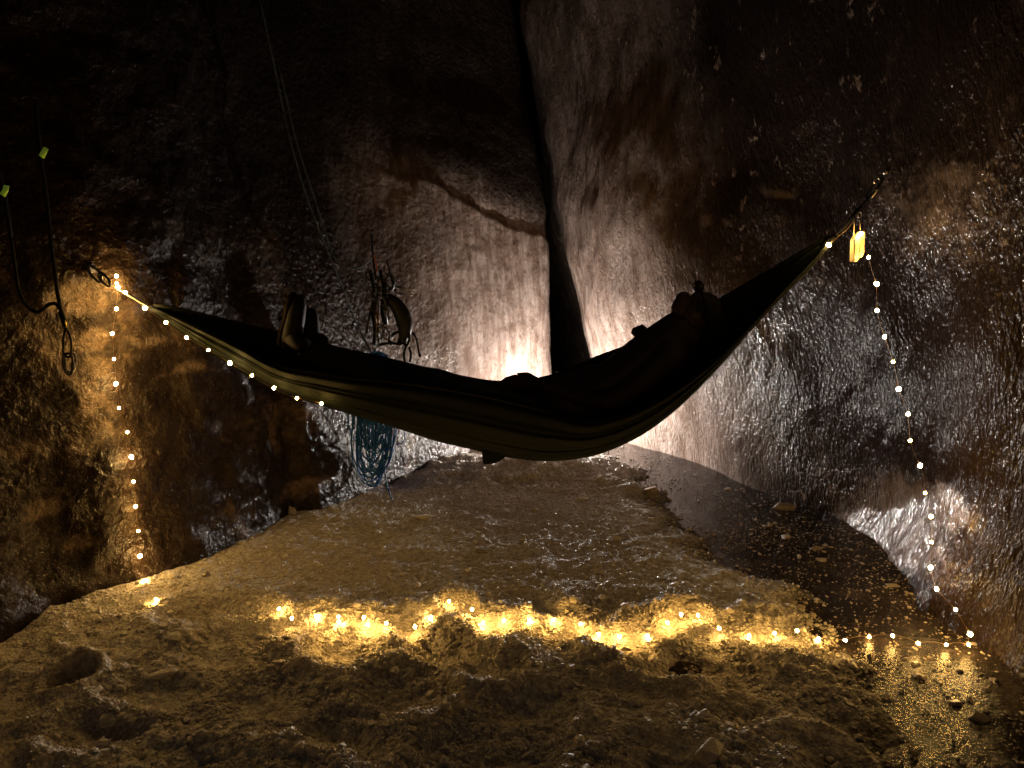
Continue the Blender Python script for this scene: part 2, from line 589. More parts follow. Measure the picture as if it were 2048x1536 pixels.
def catmull(pts, n):
    pts = [np.array(p, dtype=float) for p in pts]
    P0 = [2 * pts[0] - pts[1]] + pts + [2 * pts[-1] - pts[-2]]
    out = []
    for i in range(len(pts) - 1):
        a, b, c, d = P0[i:i + 4]
        for k in range(n):
            t = k / n
            out.append(0.5 * ((2 * b) + (-a + c) * t + (2 * a - 5 * b + 4 * c - d) * t * t + (-a + 3 * b - 3 * c + d) * t ** 3))
    out.append(pts[-1])
    return np.array(out)


# ================================================================== STRUCTURE: ice walls
LEAN = -0.165
LPATH = [(-2.9, -4.0), (-2.6, -1.5), (-2.45, 1.0), (-2.36, 2.2), (-2.20, 2.93), (-1.85, 3.36), (-1.65, 3.66), (-1.52, 4.0), (-1.40, 4.38), (-1.07, 5.0),
         (-0.65, 5.6), (-0.28, 6.1), (0.12, 6.66), (0.37, 7.05), (0.45, 7.30), (0.50, 8.0), (0.62, 10.0), (0.95, 13.5)]
RPATH = [(2.9, -4.0), (2.6, -1.5), (2.55, 1.0), (2.40, 2.2), (2.30, 3.0), (2.27, 3.5), (2.24, 3.95), (2.15, 4.3), (1.97, 4.68), (1.65, 5.25),
         (1.32, 5.95), (1.09, 6.45), (1.02, 6.9), (1.00, 7.3), (1.02, 8.0), (1.05, 10.0), (0.94, 13.5)]


def path_x(path):
    c = catmull(path, 24)
    o = np.argsort(c[:, 1])
    return c[o, 1], c[o, 0]


LY, LX = path_x(LPATH)
RY, RX = path_x(RPATH)


def wall_x(side, y, z):
    yy, xx = (LY, LX) if side < 0 else (RY, RX)
    return np.interp(y, yy, xx) + LEAN * z


def slot_narrow(z):
    return 0.25 * sm(0.75, 2.4, z) + 0.045 * sm(2.4, 4.0, z)


def build_wall(name, path, side):
    c = catmull(path, 40)
    seg = np.r_[0, np.cumsum(np.linalg.norm(np.diff(c, axis=0), axis=1))]
    # finer in front of the camera
    dens = np.interp(c[:, 1], [-4, 1, 1.8, 7.6, 9.5, 14], [0.15, 0.25, 0.018, 0.018, 0.06, 0.2])
    s, k = [0.0], 0
    while s[-1] < seg[-1]:
        s.append(s[-1] + np.interp(s[-1], seg, dens))
    s = np.array(s[:-1] + [seg[-1]])
    bx, by = np.interp(s, seg, c[:, 0]), np.interp(s, seg, c[:, 1])
    tx, ty = np.gradient(bx, s), np.gradient(by, s)
    ln = np.hypot(tx, ty)
    nx, ny = ty / ln, -tx / ln          # towards +x when going +y
    if side > 0:
        nx, ny = -nx, -ny
    zs = np.r_[np.arange(-0.35, 3.2, 0.02), np.arange(3.2, 7.6, 0.05)]
    S, Z = np.meshgrid(s, zs)
    BX = np.broadcast_to(bx, S.shape)
    BY = np.broadcast_to(by, S.shape)
    NX = np.broadcast_to(nx, S.shape)
    NY = np.broadcast_to(ny, S.shape)
    if side < 0:
        d = 0.075 * fbm(S * 0.55, Z * 0.55, seed=3, oct=2)
        lump = fbm(S * 3.2 + 5, Z * 3.0, seed=21, oct=4)
        near = 1 - sm(4.2, 4.9, BY)
        d += (0.010 + 0.012 * near) * lump
        # protruding frosted lumps on the nearer wall
        pk = sm(0.15, 0.55, fbm(S * 2.3, Z * 2.0, seed=40, oct=3))
        d += 0.020 * near * pk
        # a bulge edge at y~4.45: the far section stands proud of the near one
        d += 0.11 * sm(4.30, 4.42, BY + 0.05 * noise(Z * 2.0, S * 0 + 4, seed=5)) * (1 - sm(1.2, 2.0, Z)) * (1 - sm(4.6, 5.6, BY))
        # ledge across the far part: ice below the line is proud
        zl = 2.25 - 0.30 * (BY - 6.3) + 0.06 * fbm(BY * 3, Z * 0 + 1.0, seed=9, oct=3)
        led = (1 - sm(-0.02, 0.05, Z - zl)) * sm(5.4, 6.1, BY)
        d += 0.030 * led
        # vertical drips
        d += 0.010 * near * fbm(S * 9, Z * 9, seed=60, oct=2)
    else:
        d = 0.10 * fbm(S * 0.6 + 9, Z * 0.6, seed=103, oct=3)
        # diagonal flutes
        q = S * 0.8 + Z * 0.6
        r = -S * 0.6 + Z * 0.8
        d += 0.011 * fbm(q * 4.5, r * 1.6, seed=121, oct=3)
        d += 0.0035 * fbm(q * 12, r * 5.0, seed=131, oct=1) * sm(3.2, 3.7, BY)
        # low bulge by the floor where the wall turns parallel to the view
        bl = np.exp(-((BY - 3.8) / 0.42) ** 2) * (1 - sm(0.40, 0.66, Z + 0.30 * (BY - 3.75)))
        # apron of ice at the wall's foot, rising towards the viewer
        top = np.clip(0.52 * (4.38 - BY), 0.0, 0.62) + 0.05 * fbm(S * 2.2, Z * 0 + 3.0, seed=141, oct=3) * sm(4.4, 4.1, BY)
        ap = np.maximum(top - Z, 0)
        d += 0.47 * (np.sqrt(ap ** 2 + 0.0016) - 0.04) * (ap > 0)
        bl = np.maximum(bl, sm(0.0, 0.1, ap))
        d += 0.010 * bl * fbm(S * 9 + Z * 4, Z * 4, seed=151, oct=2)
    fade = 1 - sm(7.3, 7.8, BY) * 0.6
    d = d * fade
    X = BX + LEAN * Z + NX * d
    Yv = BY + NY * d
    nar = slot_narrow(Z) * sm(6.6, 7.3, BY)
    X = X + (nar * 0.8 if side < 0 else -nar * 0.8)
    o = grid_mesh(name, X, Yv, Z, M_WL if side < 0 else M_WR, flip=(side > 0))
    return tag(o, "dark silty ice wall of the crevasse", None, None, 'structure')


W_L = build_wall("wall_left", LPATH, -1)
W_R = build_wall("wall_right", RPATH, 1)
tag(W_L, "brown silty ice wall with frosted patches and a ledge, left of the crack")
tag(W_R, "dark glossy scratched ice wall, right of the crack")


def bvh_of(o):
    me = o.data
    co = np.zeros(len(me.vertices) * 3, dtype=np.float32)
    me.vertices.foreach_get("co", co)
    q = np.zeros(len(me.loops), dtype=np.int32)
    me.loops.foreach_get("vertex_index", q)
    return BVHTree.FromPolygons(co.reshape(-1, 3).tolist(), q.reshape(-1, 4).tolist())


BVH_L, BVH_R = bvh_of(W_L), bvh_of(W_R)


def on_wall(u, v, side, off=0.0):
    """point where the pixel's sight line meets the wall, moved back towards the viewer by off metres of depth"""
    hit = (BVH_L if side < 0 else BVH_R).ray_cast(Vector((0, 0, CAM_H)), Vector(ray(u, v)).normalized())[0]
    return P(u, v, hit.y - off)


def clear_of_wall(u, v, Y, side, gap=0.04):
    return P(u, v, min(Y, on_wall(u, v, side).y - gap))


def frost_glow_map(o, bvh, blobs):
    """rough frosted ice and painted-on lit patches of a wall: one value per vertex, read by the wall's material"""
    me = o.data
    co = np.zeros(len(me.vertices) * 3, dtype=np.float32)
    me.vertices.foreach_get("co", co)
    co = co.reshape(-1, 3).astype(float)
    wx = co + 0.035 * np.stack([noise(co[:, 0] * 9, co[:, 1] * 9, co[:, 2] * 9, seed=700 + k) for k in range(3)], -1)
    f = np.zeros(len(co))
    for (u, v, w_, h_, a_) in blobs:
        hit = bvh.ray_cast(Vector((0, 0, CAM_H)), Vector(ray(u, v)).normalized())[0]
        k = hit.y / F
        # width runs along the receding wall, so it is stretched by the slant of the view
        dh = np.hypot(wx[:, 0] - hit.x, wx[:, 1] - hit.y) / (w_ * k * 1.5)
        dv = (wx[:, 2] - hit.z) / (h_ * k)
        f = np.maximum(f, a_ * np.exp(-(dh ** 2 + dv ** 2) * 0.7))
    at = me.attributes.new("frost_glow", 'FLOAT', 'POINT')
    at.data.foreach_set("value", f.astype(np.float32))
    return f


frost_glow_map(W_L, BVH_L, [(152, 592, 38, 32, 1), (178, 682, 24, 22, .9), (196, 735, 19, 24, .9), (172, 770, 16, 28, .8), (186, 812, 17, 36, 1), (203, 860, 15, 18, .9),
                       (172, 892, 18, 28, .9), (110, 705, 18, 13, .7), (60, 900, 44, 26, .65), (88, 1016, 26, 10, .9), (156, 1088, 24, 17, .7), (116, 985, 13, 10, .8),
                       (380, 738, 36, 10, .8), (300, 685, 40, 16, .75), (400, 690, 16, 12, .7), (208, 492, 10, 8, .8), (350, 455, 44, 16, .7), (160, 370, 30, 14, .6),
                       (620, 800, 40, 60, .6), (540, 850, 14, 60, .8), (620, 975, 50, 22, .7), (880, 720, 60, 26, .8), (760, 720, 20, 26, .7), (1075, 437, 30, 9, 1.0)])
frost_glow_map(W_R, BVH_R, [(1820, 1050, 100, 70, 1.7), (1740, 1070, 60, 50, 1.7), (1890, 1010, 60, 34, 1.6), (1900, 358, 60, 22, .9), (1880, 440, 34, 30, .9), (1860, 430, 130, 110, .62),  # lamp-lit bulge, and the lights' golden glow by the anchor, painted as blobs
                       (1285, 400, 12, 40, .9), (1265, 350, 8, 18, .9), (1558, 384, 22, 10, 1), (1410, 440, 10, 22, .8), (1455, 440, 8, 10, .8), (1170, 130, 8, 40, .7),
                       (1500, 660, 80, 60, .55), (1390, 760, 60, 50, .5)])

# ================================================================== STRUCTURE: floor
BULB_FLOOR_PX = [(312, 1201), (558, 1220), (584, 1239), (633, 1235), (677, 1236), (678, 1246), (728, 1237), (736, 1252), (773, 1249),
                 (830, 1256), (862, 1237), (898, 1205), (944, 1221), (966, 1248), (1008, 1243), (1059, 1242), (1107, 1242), (1161, 1250),
                 (1197, 1271), (1239, 1276), (1295, 1274), (1335, 1248), (1362, 1231), (1396, 1233), (1438, 1259), (1498, 1274),
                 (1549, 1269), (1594, 1264), (1637, 1280), (1690, 1283), (1738, 1276), (1785, 1274), (1836, 1289), (1892, 1292),
                 (1937, 1292)]


def floor_pt(u, v, z=0.0):
    d = ray(u, v)
    t = (z - CAM_H) / d[2]
    return np.array([d[0] * t, d[1] * t])


LINE = np.array([floor_pt(u, v, 0.03) for u, v in BULB_FLOOR_PX])
LINE = LINE[np.argsort(LINE[:, 0])]
FOOT = [(floor_pt(*q), r) for q, r in (((470, 1300), (.17, .10)), ((690, 1310), (.16, .09)), ((905, 1330), (.17, .09)), ((1120, 1300), (.14, .09)),
        ((1330, 1345), (.17, .08)), ((820, 1400), (.16, .09)), ((560, 1400), (.17, .08)), ((1060, 1440), (.16, .08)), ((300, 1395), (.15, .07)),
        ((1240, 1310), (.12, .07)), ((380, 1245), (.14, .09)), ((700, 1475), (.16, .07)), ((980, 1360), (.12, .06)), ((200, 1480), (.16, .07)))]
HOLE = floor_pt(142, 1350, 0.05)


def snow_h(x, y):
    x = np.asarray(x, float)
    y = np.asarray(y, float)
    rough = 0.09 + 0.45 * (1 - sm(2.95, 3.25, y)) + 0.52 * sm(4.55, 5.1, y)
    wx = x + 0.10 * noise(x * 3, y * 3, seed=71)
    wy = y + 0.10 * noise(x * 3 + 9, y * 3, seed=72)
    ridged = 1 - np.abs(fbm(wx * 2.2, wy * 3.6, seed=80, oct=2)) * 1.6
    h = 0.055 - 0.02 * sm(0.4, -1.2, x) + rough * (0.055 * ridged + 0.020 * fbm(wx * 6, wy * 8, seed=84, oct=3)) - 0.03 * rough
    h = h + (rough + 0.15) * 0.013 * fbm(x * 18, y * 20, seed=88, oct=2) + 0.004 * noise(x * 45, y * 45, seed=92)
    # trodden trench that the light string lies in
    ly = np.interp(x, LINE[:, 0], LINE[:, 1])
    on = sm(-1.75, -1.5, x) * (1 - sm(1.0, 1.35, x))
    dy = y - ly
    m = 0.6 + 0.8 * noise(x * 2.6, x * 0 + 2.0, seed=33)
    h = h - on * 0.022 * np.exp(-((dy + 0.03) / 0.10) ** 2) * (0.8 + 0.4 * m)
    h = h + on * 0.026 * np.exp(-((dy + 0.20) / 0.075) ** 2) * np.clip(m, 0.05, 1.3)
    h = h + on * 0.018 * np.exp(-((dy - 0.12) / 0.09) ** 2)
    # footprints
    for (c, (a, b)) in FOOT:
        q = ((x - c[0]) / a) ** 2 + ((y - c[1]) / (b * 1.5)) ** 2
        h = h - 0.042 * np.exp(-q ** 1.6) + 0.014 * np.exp(-((np.sqrt(q + 1e-9) - 1.35) / 0.3) ** 2)
    # mound in front of the lantern, ridge to its left, small lumps
    h = h + 0.095 * np.exp(-(((x - 0.55) / 0.55) ** 2 + ((y - 5.40) / 0.36) ** 2))
    h = h + 0.03 * np.exp(-(((x + 0.35) / 0.7) ** 2 + ((y - 5.25) / 0.35) ** 2))
    h = h + 0.07 * np.exp(-(((x - 0.93) / 0.16) ** 2 + ((y - 4.88) / 0.13) ** 2))
    h = h + 0.01 * np.exp(-(((x + 1.1) / 0.8) ** 2 + ((y - 4.3) / 0.5) ** 2))
    h = h + 0.02 * np.exp(-(((x - 0.47) / 0.2) ** 2 + ((y - 6.40) / 0.2) ** 2))
    # banked up against the left wall
    h = h + 0.012 * (1 - sm(0.0, 0.45, x - wall_x(-1, y, 0.0)))
    # dark hole
    q = np.sqrt(((x - HOLE[0]) / 0.085) ** 2 + ((y - HOLE[1]) / 0.095) ** 2)
    h = h - 0.22 * (1 - sm(0.78, 1.0, q)) + 0.045 * np.exp(-((q - 1.25) / 0.28) ** 2) * (0.7 + 0.5 * sm(-0.1, 0.1, y - HOLE[1]))
    # falls away under the wet ice at the right
    xb = np.interp(y, [1.2, 2.2, 2.7, 3.0, 3.6, 4.18, 4.84, 5.6, 6.3, 9], [1.35, 1.42, 1.58, 1.62, 1.36, 1.24, 1.10, 0.92, 0.80, 0.75])
    e = x - xb + 0.10 * fbm(x * 2.5, y * 2.5, seed=51, oct=4)
    h = h - 0.12 * sm(-0.55, 0.38, e)
    h = np.where(e > 0.38, np.minimum(h, -0.012), h)
    return h


def build_floor():
    ys = [-4.0]
    while ys[-1] < 14:
        y = ys[-1]
        ys.append(y + (0.25 if y < 0.9 else (0.05 if y < 1.5 else 0.0036 * y)))
    ys = np.array(ys)
    xs = np.r_[np.arange(-3.1, -2.4, 0.05), np.arange(-2.4, 2.0, 0.0095), np.arange(2.0, 3.1, 0.05)]
    X, Y = np.meshgrid(xs, ys)
    o = grid_mesh("snow_floor", X, Y, snow_h(X, Y), M_SNOW)
    tag(o, "trampled crushed ice and snow covering the crevasse floor", kind='structure')
    ys2 = np.r_[np.arange(-4, 1.5, 0.25), np.arange(1.5, 14, 0.03)]
    xs2 = np.arange(0.3, 3.1, 0.03)
    X, Y = np.meshgrid(xs2, ys2)
    Z = 0.004 * fbm(X * 3, Y * 3, seed=201, oct=3)
    o = grid_mesh("wet_floor", X, Y, Z, M_WET)
    tag(o, "dark wet glossy ice floor along the right wall", kind='structure')


build_floor()


def on_floor(u, v, lift=0.0):
    """sight line meets the snow or wet floor"""
    d = ray(u, v)
    ts = np.linspace(1.2, 9.0, 4000) / d[1]
    x, y, z = d[0] * ts, d[1] * ts, CAM_H + d[2] * ts
    h = np.maximum(snow_h(x, y), 0.0)
    k = int(np.argmax(z <= h + lift))
    return Vector((x[k], y[k], z[k]))


# ------------------------------------------------------------------ ice rubble (nobody could count it)
_t = (1 + 5 ** 0.5) / 2
ICO_V = np.array([(-1, _t, 0), (1, _t, 0), (-1, -_t, 0), (1, -_t, 0), (0, -1, _t), (0, 1, _t), (0, -1, -_t), (0, 1, -_t), (_t, 0, -1), (_t, 0, 1),
                  (-_t, 0, -1), (-_t, 0, 1)]) / math.sqrt(1 + _t * _t)
ICO_F = np.array([(0, 11, 5), (0, 5, 1), (0, 1, 7), (0, 7, 10), (0, 10, 11), (1, 5, 9), (5, 11, 4), (11, 10, 2), (10, 7, 6), (7, 1, 8), (3, 9, 4),
                  (3, 4, 2), (3, 2, 6), (3, 6, 8), (3, 8, 9), (4, 9, 5), (2, 4, 11), (6, 2, 10), (8, 6, 7), (9, 8, 1)])


def rubble(name, x, y, z, size, material, label, flat=0.7):
    n = len(x)
    q = RNG.normal(size=(n, 4))
    q /= np.linalg.norm(q, axis=1)[:, None]
    w, a, b, c = q.T
    R = np.stack([1 - 2 * (b * b + c * c), 2 * (a * b - c * w), 2 * (a * c + b * w), 2 * (a * b + c * w), 1 - 2 * (a * a + c * c), 2 * (b * c - a * w),
                  2 * (a * c - b * w), 2 * (b * c + a * w), 1 - 2 * (a * a + b * b)], -1).reshape(n, 3, 3)
    V = ICO_V[None] * (1 + 0.32 * RNG.uniform(-1, 1, size=(n, 12, 1)))
    V = V * RNG.uniform(0.55, 1.25, size=(n, 1, 3))
    V = np.einsum('nij,nkj->nki', R, V) * size[:, None, None]
    V[:, :, 2] *= flat
    V += np.stack([x, y, z], -1)[:, None, :]
    Fc = (ICO_F[None] + (np.arange(n) * 12)[:, None, None]).reshape(-1, 3)
    me = bpy.data.meshes.new(name)
    me.vertices.add(n * 12)
    me.vertices.foreach_set("co", V.reshape(-1).astype(np.float32))
    me.loops.add(Fc.size)
    me.loops.foreach_set("vertex_index", Fc.ravel().astype(np.int32))
    me.polygons.add(len(Fc))
    me.polygons.foreach_set("loop_start", np.arange(0, Fc.size, 3, dtype=np.int32))
    me.polygons.foreach_set("use_smooth", np.zeros(len(Fc), dtype=bool))
    me.update(calc_edges=True)
    me.materials.append(MATS[material])
    o = bpy.data.objects.new(name, me)
    COL.objects.link(o)
    return tag(o, label, "ice rubble", None, 'stuff')


def scatter_snow_rubble():
    n = 190000
    y = np.exp(RNG.uniform(math.log(1.5), math.log(6.6), n))
    x = RNG.uniform(-1, 1, n) * (0.80 * y)
    keep = (x > wall_x(-1, y, 0) + 0.02) & (x < wall_x(1, y, 0) - 0.02)
    dens = 0.10 + 0.9 * (1 - sm(2.9, 3.5, y)) * sm(-0.25, 0.45, fbm(x * 1.6, y * 1.6, seed=301, oct=3))
    dens = dens + 0.5 * sm(4.4, 5.0, y) + 0.6 * np.exp(-((y - np.interp(x, LINE[:, 0], LINE[:, 1]) - 0.05) / 0.22) ** 2)
    h = snow_h(x, y)
    keep &= (RNG.uniform(0, 1, n) < dens) & (h > 0.0)
    x, y, h = x[keep], y[keep], h[keep]
    s = 0.0042 * np.exp(RNG.normal(0, 0.45, len(x)))
    big = RNG.uniform(0, 1, len(x)) < 0.035
    s[big] *= 2.4
    s = np.minimum(s, 0.024)
    rubble("ice_rubble", x, y, h + s * 0.25, s, 'ice_bit', "small crushed ice lumps strewn over the snow floor")


def scatter_wet_rubble():
    n = 26000
    y = np.exp(RNG.uniform(math.log(1.6), math.log(6.8), n))
    x = RNG.uniform(0.7, 2.4, n)
    h = snow_h(x, y)
    keep = (h < 0.02) & (x < wall_x(1, y, 0) - 0.03)
    dens = (0.35 + 0.65 * sm(-0.2, 0.5, fbm(x * 2, y * 2, seed=311, oct=3))) * (0.45 + 0.55 * sm(2.7, 3.3, y))
    keep &= RNG.uniform(0, 1, n) < dens
    x, y, h = x[keep], y[keep], h[keep]
    s = 0.0034 * np.exp(RNG.normal(0, 0.5, len(x)))
    big = RNG.uniform(0, 1, len(x)) < 0.03
    s[big] *= 2.8
    s = np.minimum(s, 0.026)
    rubble("ice_rubble", x, y, np.maximum(h, 0.0) + s * 0.2 + 0.002, s, 'ice_wet', "ice crumbs scattered on the dark wet floor", 0.5)


scatter_snow_rubble()
scatter_wet_rubble()

# ------------------------------------------------------------------ single ice blocks one can point at
def ice_block(u, v, w, d, h, rot, label, m='ice_clear', tilt=0.0, seed=1):
    p = on_floor(u, v)
    rng = random.Random(seed)
    R = Matrix.Rotation(rot, 3, 'Z') @ Matrix.Rotation(tilt, 3, 'X')
    bm = bmesh.new()
    for k in range(30):
        q = Vector((rng.gauss(0, 1), rng.gauss(0, 1), rng.gauss(0, 1))).normalized()
        q = Vector([math.copysign(abs(c) ** 0.7, c) for c in q]) * rng.uniform(0.72, 1.08)
        bm.verts.new(p + R @ Vector((q.x * w * 0.42, q.y * d * 0.42, q.z * h * 0.62 + h * 0.22)))
    bmesh.ops.convex_hull(bm, input=list(bm.verts))
    bmesh.ops.delete(bm, geom=[q for q in bm.verts if not q.link_faces], context='VERTS')
    bmesh.ops.bevel(bm, geom=list(bm.edges), offset=min(w, d, h) * 0.05, segments=1, affect='EDGES', clamp_overlap=True)
    me = bpy.data.meshes.new("ice_block")
    bm.to_mesh(me)
    bm.free()
    me.materials.append(MATS[m])
    o = bpy.data.objects.new("ice_block", me)
    COL.objects.link(o)
    return tag(o, label, "ice block", "loose ice blocks on the floor")


BLOCKS = [
    (845, 1036, .15, .07, .03, .1, "long flat ice slab on the snow below the teal rope coil", 'ice_bit', .10),
    (962, 1104, .09, .03, .015, -.1, "thin shiny ice sliver alone on the smooth snow under the hammock", 'ice_clear', .35),
    (1165, 1000, .10, .06, .03, .2, "flat grey ice plate at the foot of the snow mound", 'ice_bit', .15),
    (1215, 970, .09, .06, .03, .4, "pale ice plate at the right foot of the snow mound", 'ice_bit', .1),
    (1300, 988, .15, .10, .07, .0, "dark rounded ice lump where snow meets wet floor reflections", 'ice_clear', 0),
    (1568, 1018, .20, .10, .05, -.5, "broad ice shelf block at the base of the right wall", 'ice_clear', .1),
    (1633, 1098, .11, .07, .018, .1, "flat ice plate on the wet floor, behind its smaller neighbour", 'ice_clear', .05),
    (1642, 1120, .08, .05, .016, -.1, "small flat ice plate on the wet floor, in front of a wider plate", 'ice_clear', .05),
    (1785, 1172, .10, .05, .014, .0, "pale flat ice plate under the bright wall bulge", 'ice_clear', .05),
    (1580, 1208, .10, .07, .03, .6, "rough ice lump just behind the lights near the wet edge", 'ice_clear', .1),
    (1385, 1210, .13, .05, .03, .1, "long ice plate behind the raised lights at the wet edge", 'ice_clear', .2),
    (1420, 1512, .13, .09, .05, .8, "large angular ice chunk at the bottom edge of the photo", 'ice_bit', .2),
    (1270, 1410, .06, .05, .04, .5, "pointed pale ice chunk on the snow above the bottom chunk", 'ice_bit', .3),
    (1960, 1440, .09, .06, .025, .1, "flat ice piece on the wet floor in the bottom corner", 'ice_clear', .1),
    (1910, 1408, .08, .04, .02, .4, "thin ice piece below the last light's reflection", 'ice_clear', .1),
    (1832, 1330, .05, .04, .025, .2, "round wet ice nugget between the light reflections", 'ice_clear', .1),
    (412, 1152, .06, .04, .03, .3, "glinting ice fragment at the snow crest near the wall", 'ice_clear', .4),
    (350, 1322, .08, .05, .04, .2, "pale ice chunk on the snow below the lone buried light", 'ice_bit', .2),
    (325, 1350, .16, .06, .03, .4, "flat pale ice slab beside the dark hole", 'ice_bit', .15),
    (215, 1445, .07, .06, .05, .2, "rounded ice lump nearest the camera below the dark hole", 'ice_bit', .2),
    (585, 1030, .07, .05, .08, .2, "upright glinting ice spur where snow meets the wall", 'ice_clear', .3),
    (2040, 1262, .08, .05, .05, .2, "small golden-lit ice lump at the wall base by the frame edge", 'ice_bit', .2),
]
for i, b in enumerate(BLOCKS):
    ice_block(b[0], b[1], b[2], b[3], b[4], b[5], b[6], b[7], b[8], seed=50 + i)

# ================================================================== HAMMOCK
YA, YB = 3.50, 3.18            # depth of the two gathered ends
FAR = [(300, 613), (360, 624), (420, 637), (490, 653), (555, 668), (640, 690), (700, 703), (760, 716), (850, 738), (930, 756), (990, 765), (1060, 762),
       (1120, 748), (1190, 718), (1265, 690), (1340, 655), (1400, 622), (1440, 601), (1500, 566), (1550, 538), (1600, 508), (1640, 485), (1668, 470)]
NEARR = [(300, 615), (350, 636), (400, 657), (480, 694), (543, 728), (658, 750), (810, 765), (940, 785), (1049, 809), (1120, 829), (1164, 842),
         (1220, 836), (1282, 815), (1340, 785), (1405, 742), (1500, 655), (1560, 590), (1610, 540), (1645, 502), (1668, 473)]
BOT = [(300, 617), (350, 655), (400, 690), (450, 722), (500, 752), (560, 782), (630, 803), (700, 824), (780, 849), (850, 871), (930, 891), (1000, 907),
       (1080, 918), (1150, 912), (1220, 895), (1290, 862), (1350, 819), (1420, 752), (1500, 662), (1560, 595), (1610, 540), (1645, 505), (1668, 476)]
ham = thing("hammock", "dark olive fabric hammock slung across the crevasse with a person in it", "hammock", P(1080, 918, 3.34))


def ham_depth(u):
    return YA + (YB - YA) * (u - 300) / (1668 - 300)


def ham_half(u):
    t = np.clip((u - 300) / 1368.0, 0, 1)
    return 0.012 + 0.25 * np.sin(np.pi * t) ** 0.9


def interp_px(tab, u):
    a = np.array(tab, float)
    # smooth piecewise cubic
    k = np.clip(np.searchsorted(a[:, 0], u) - 1, 0, len(a) - 2)
    m = np.gradient(a[:, 1], a[:, 0])
    h = a[k + 1, 0] - a[k, 0]
    t = (u - a[k, 0]) / h
    return ((2 * t ** 3 - 3 * t ** 2 + 1) * a[k, 1] + (t ** 3 - 2 * t ** 2 + t) * h * m[k] + (-2 * t ** 3 + 3 * t ** 2) * a[k + 1, 1]
            + (t ** 3 - t ** 2) * h * m[k + 1])


def hammock_section(u, n=72):
    """cross-section points from the near rim under the body to the far rim"""
    D, w = ham_depth(u), ham_half(u)
    vn, vb, vf = interp_px(NEARR, u), interp_px(BOT, u), interp_px(FAR, u)
    A = np.array(P(u, vn, D - w))
    B = np.array(P(u, vb, D - 0.15 * w))
    C = np.array(P(u, vf, D + w))
    pts = []
    for k in range(n + 1):
        a = -1 + 2.0 * k / n
        E = A if a < 0 else C
        s = abs(a)
        # rounded V: depth opens first, height follows
        fy = math.sin(s * math.pi / 2) ** 0.85
        fz = s ** 1.9
        q = B.copy()
        q[1] += (E[1] - B[1]) * fy
        q[2] += (E[2] - B[2]) * fz
        q[0] = B[0] + (E[0] - B[0]) * fy
        pts.append(q)
    return np.array(pts)


us = np.unique(np.r_[np.linspace(300, 420, 26), np.linspace(420, 1560, 120), np.linspace(1560, 1668, 26)])
sec = np.array([hammock_section(u) for u in us])       # stations x cross
t = ((us - 300) / 1368.0)[:, None]
a = np.linspace(-1, 1, sec.shape[1])[None, :]
# gathered pleats: strong by the ends, dying out towards the belly
amp = 0.017 * (np.exp(-t / 0.20) + np.exp(-(1 - t) / 0.24)) * np.clip(np.minimum(t, 1 - t) / 0.02, 0, 1) + 0.0028
ple = np.sin(a * 34 + 1.5 * np.sin(a * 5)) + 0.6 * np.sin(a * 57 + 2 + 3 * t) + 0.35 * np.sin(a * 83 + 9 * t)
sec[:, :, 1] -= amp * ple * 0.6
sec[:, :, 2] += amp * ple * 0.55
sec[:, :, 2] += 0.006 * noise(np.broadcast_to(t * 14, ple.shape), np.broadcast_to(a * 4, ple.shape), seed=401) * np.sin(np.pi * t) * (1 - np.abs(a))
HAM_SEC = sec
fab = grid_mesh("fabric", sec[:, :, 0], sec[:, :, 1], sec[:, :, 2], MATS['hammock'])
sol = fab.modifiers.new("thickness", 'SOLIDIFY')
sol.thickness = 0.003
sol.offset = 0
fab.parent = ham
fab.matrix_parent_inverse = Matrix.Translation(-ham.location)
for row, side in ((0, 'near'), (-1, 'far')):
    h = MB().ribbon([Vector(p) + Vector((0, 0, 0.0)) for p in sec[2:-2, row]], 0.020, 0.006, (0, 0.25, 1)).build("hem", 'hammock_hem', ham)
for u0, u1 in ((300, 318), (1650, 1668)):
    i0, i1 = np.searchsorted(us, u0), np.searchsorted(us, u1)
    i1 = min(i1, len(us) - 1)
    c = sec.mean(axis=1)
    MB().tube([Vector(c[i]) for i in range(i0, i1 + 1, 2)], 0.017, 10).build("whipping_cord", 'black_web', ham)
# stuff pouch hanging below the belly
pc = P(988, 905, 3.22)
k = 1 / F * 3.22
pouch = MB()
outl = [(-26 * k, 18 * k), (26 * k, 10 * k), (24 * k, -7 * k), (14 * k, -15 * k), (0, -21 * k), (-22 * k, -23 * k)]
pouch.prism(outl, (1, 0, 0), (0, 0, 1), (0, 1, 0), pc, 0.05)
pouch.build("stuff_pouch", 'hammock', ham, smooth=False, bevel=0.004)

# ------------------------------------------------------------------ suspension at both ends
def carabiner(parent, c, axis_long, axis_wide, L, W, r, name="carabiner", m='dark_metal'):
    c, al, aw = Vector(c), Vector(axis_long).normalized(), Vector(axis_wide).normalized()
    pts = []
    n = 28
    for i in range(n):
        th = 2 * math.pi * i / n
        x = math.copysign(abs(math.cos(th)) ** 0.75, math.cos(th)) * L / 2
        y = math.copysign(abs(math.sin(th)) ** 0.75, math.sin(th)) * W / 2 * (1.0 + 0.18 * math.cos(th))
        pts.append(c + al * x + aw * y)
    o = MB().loop(pts, r, 8).build(name, m, parent)
    MB().tube([c + aw * W * 0.46 - al * L * 0.26, c + aw * W * 0.50 + al * L * 0.05], r * 1.5, 8).build("gate_sleeve", m, o)
    return o


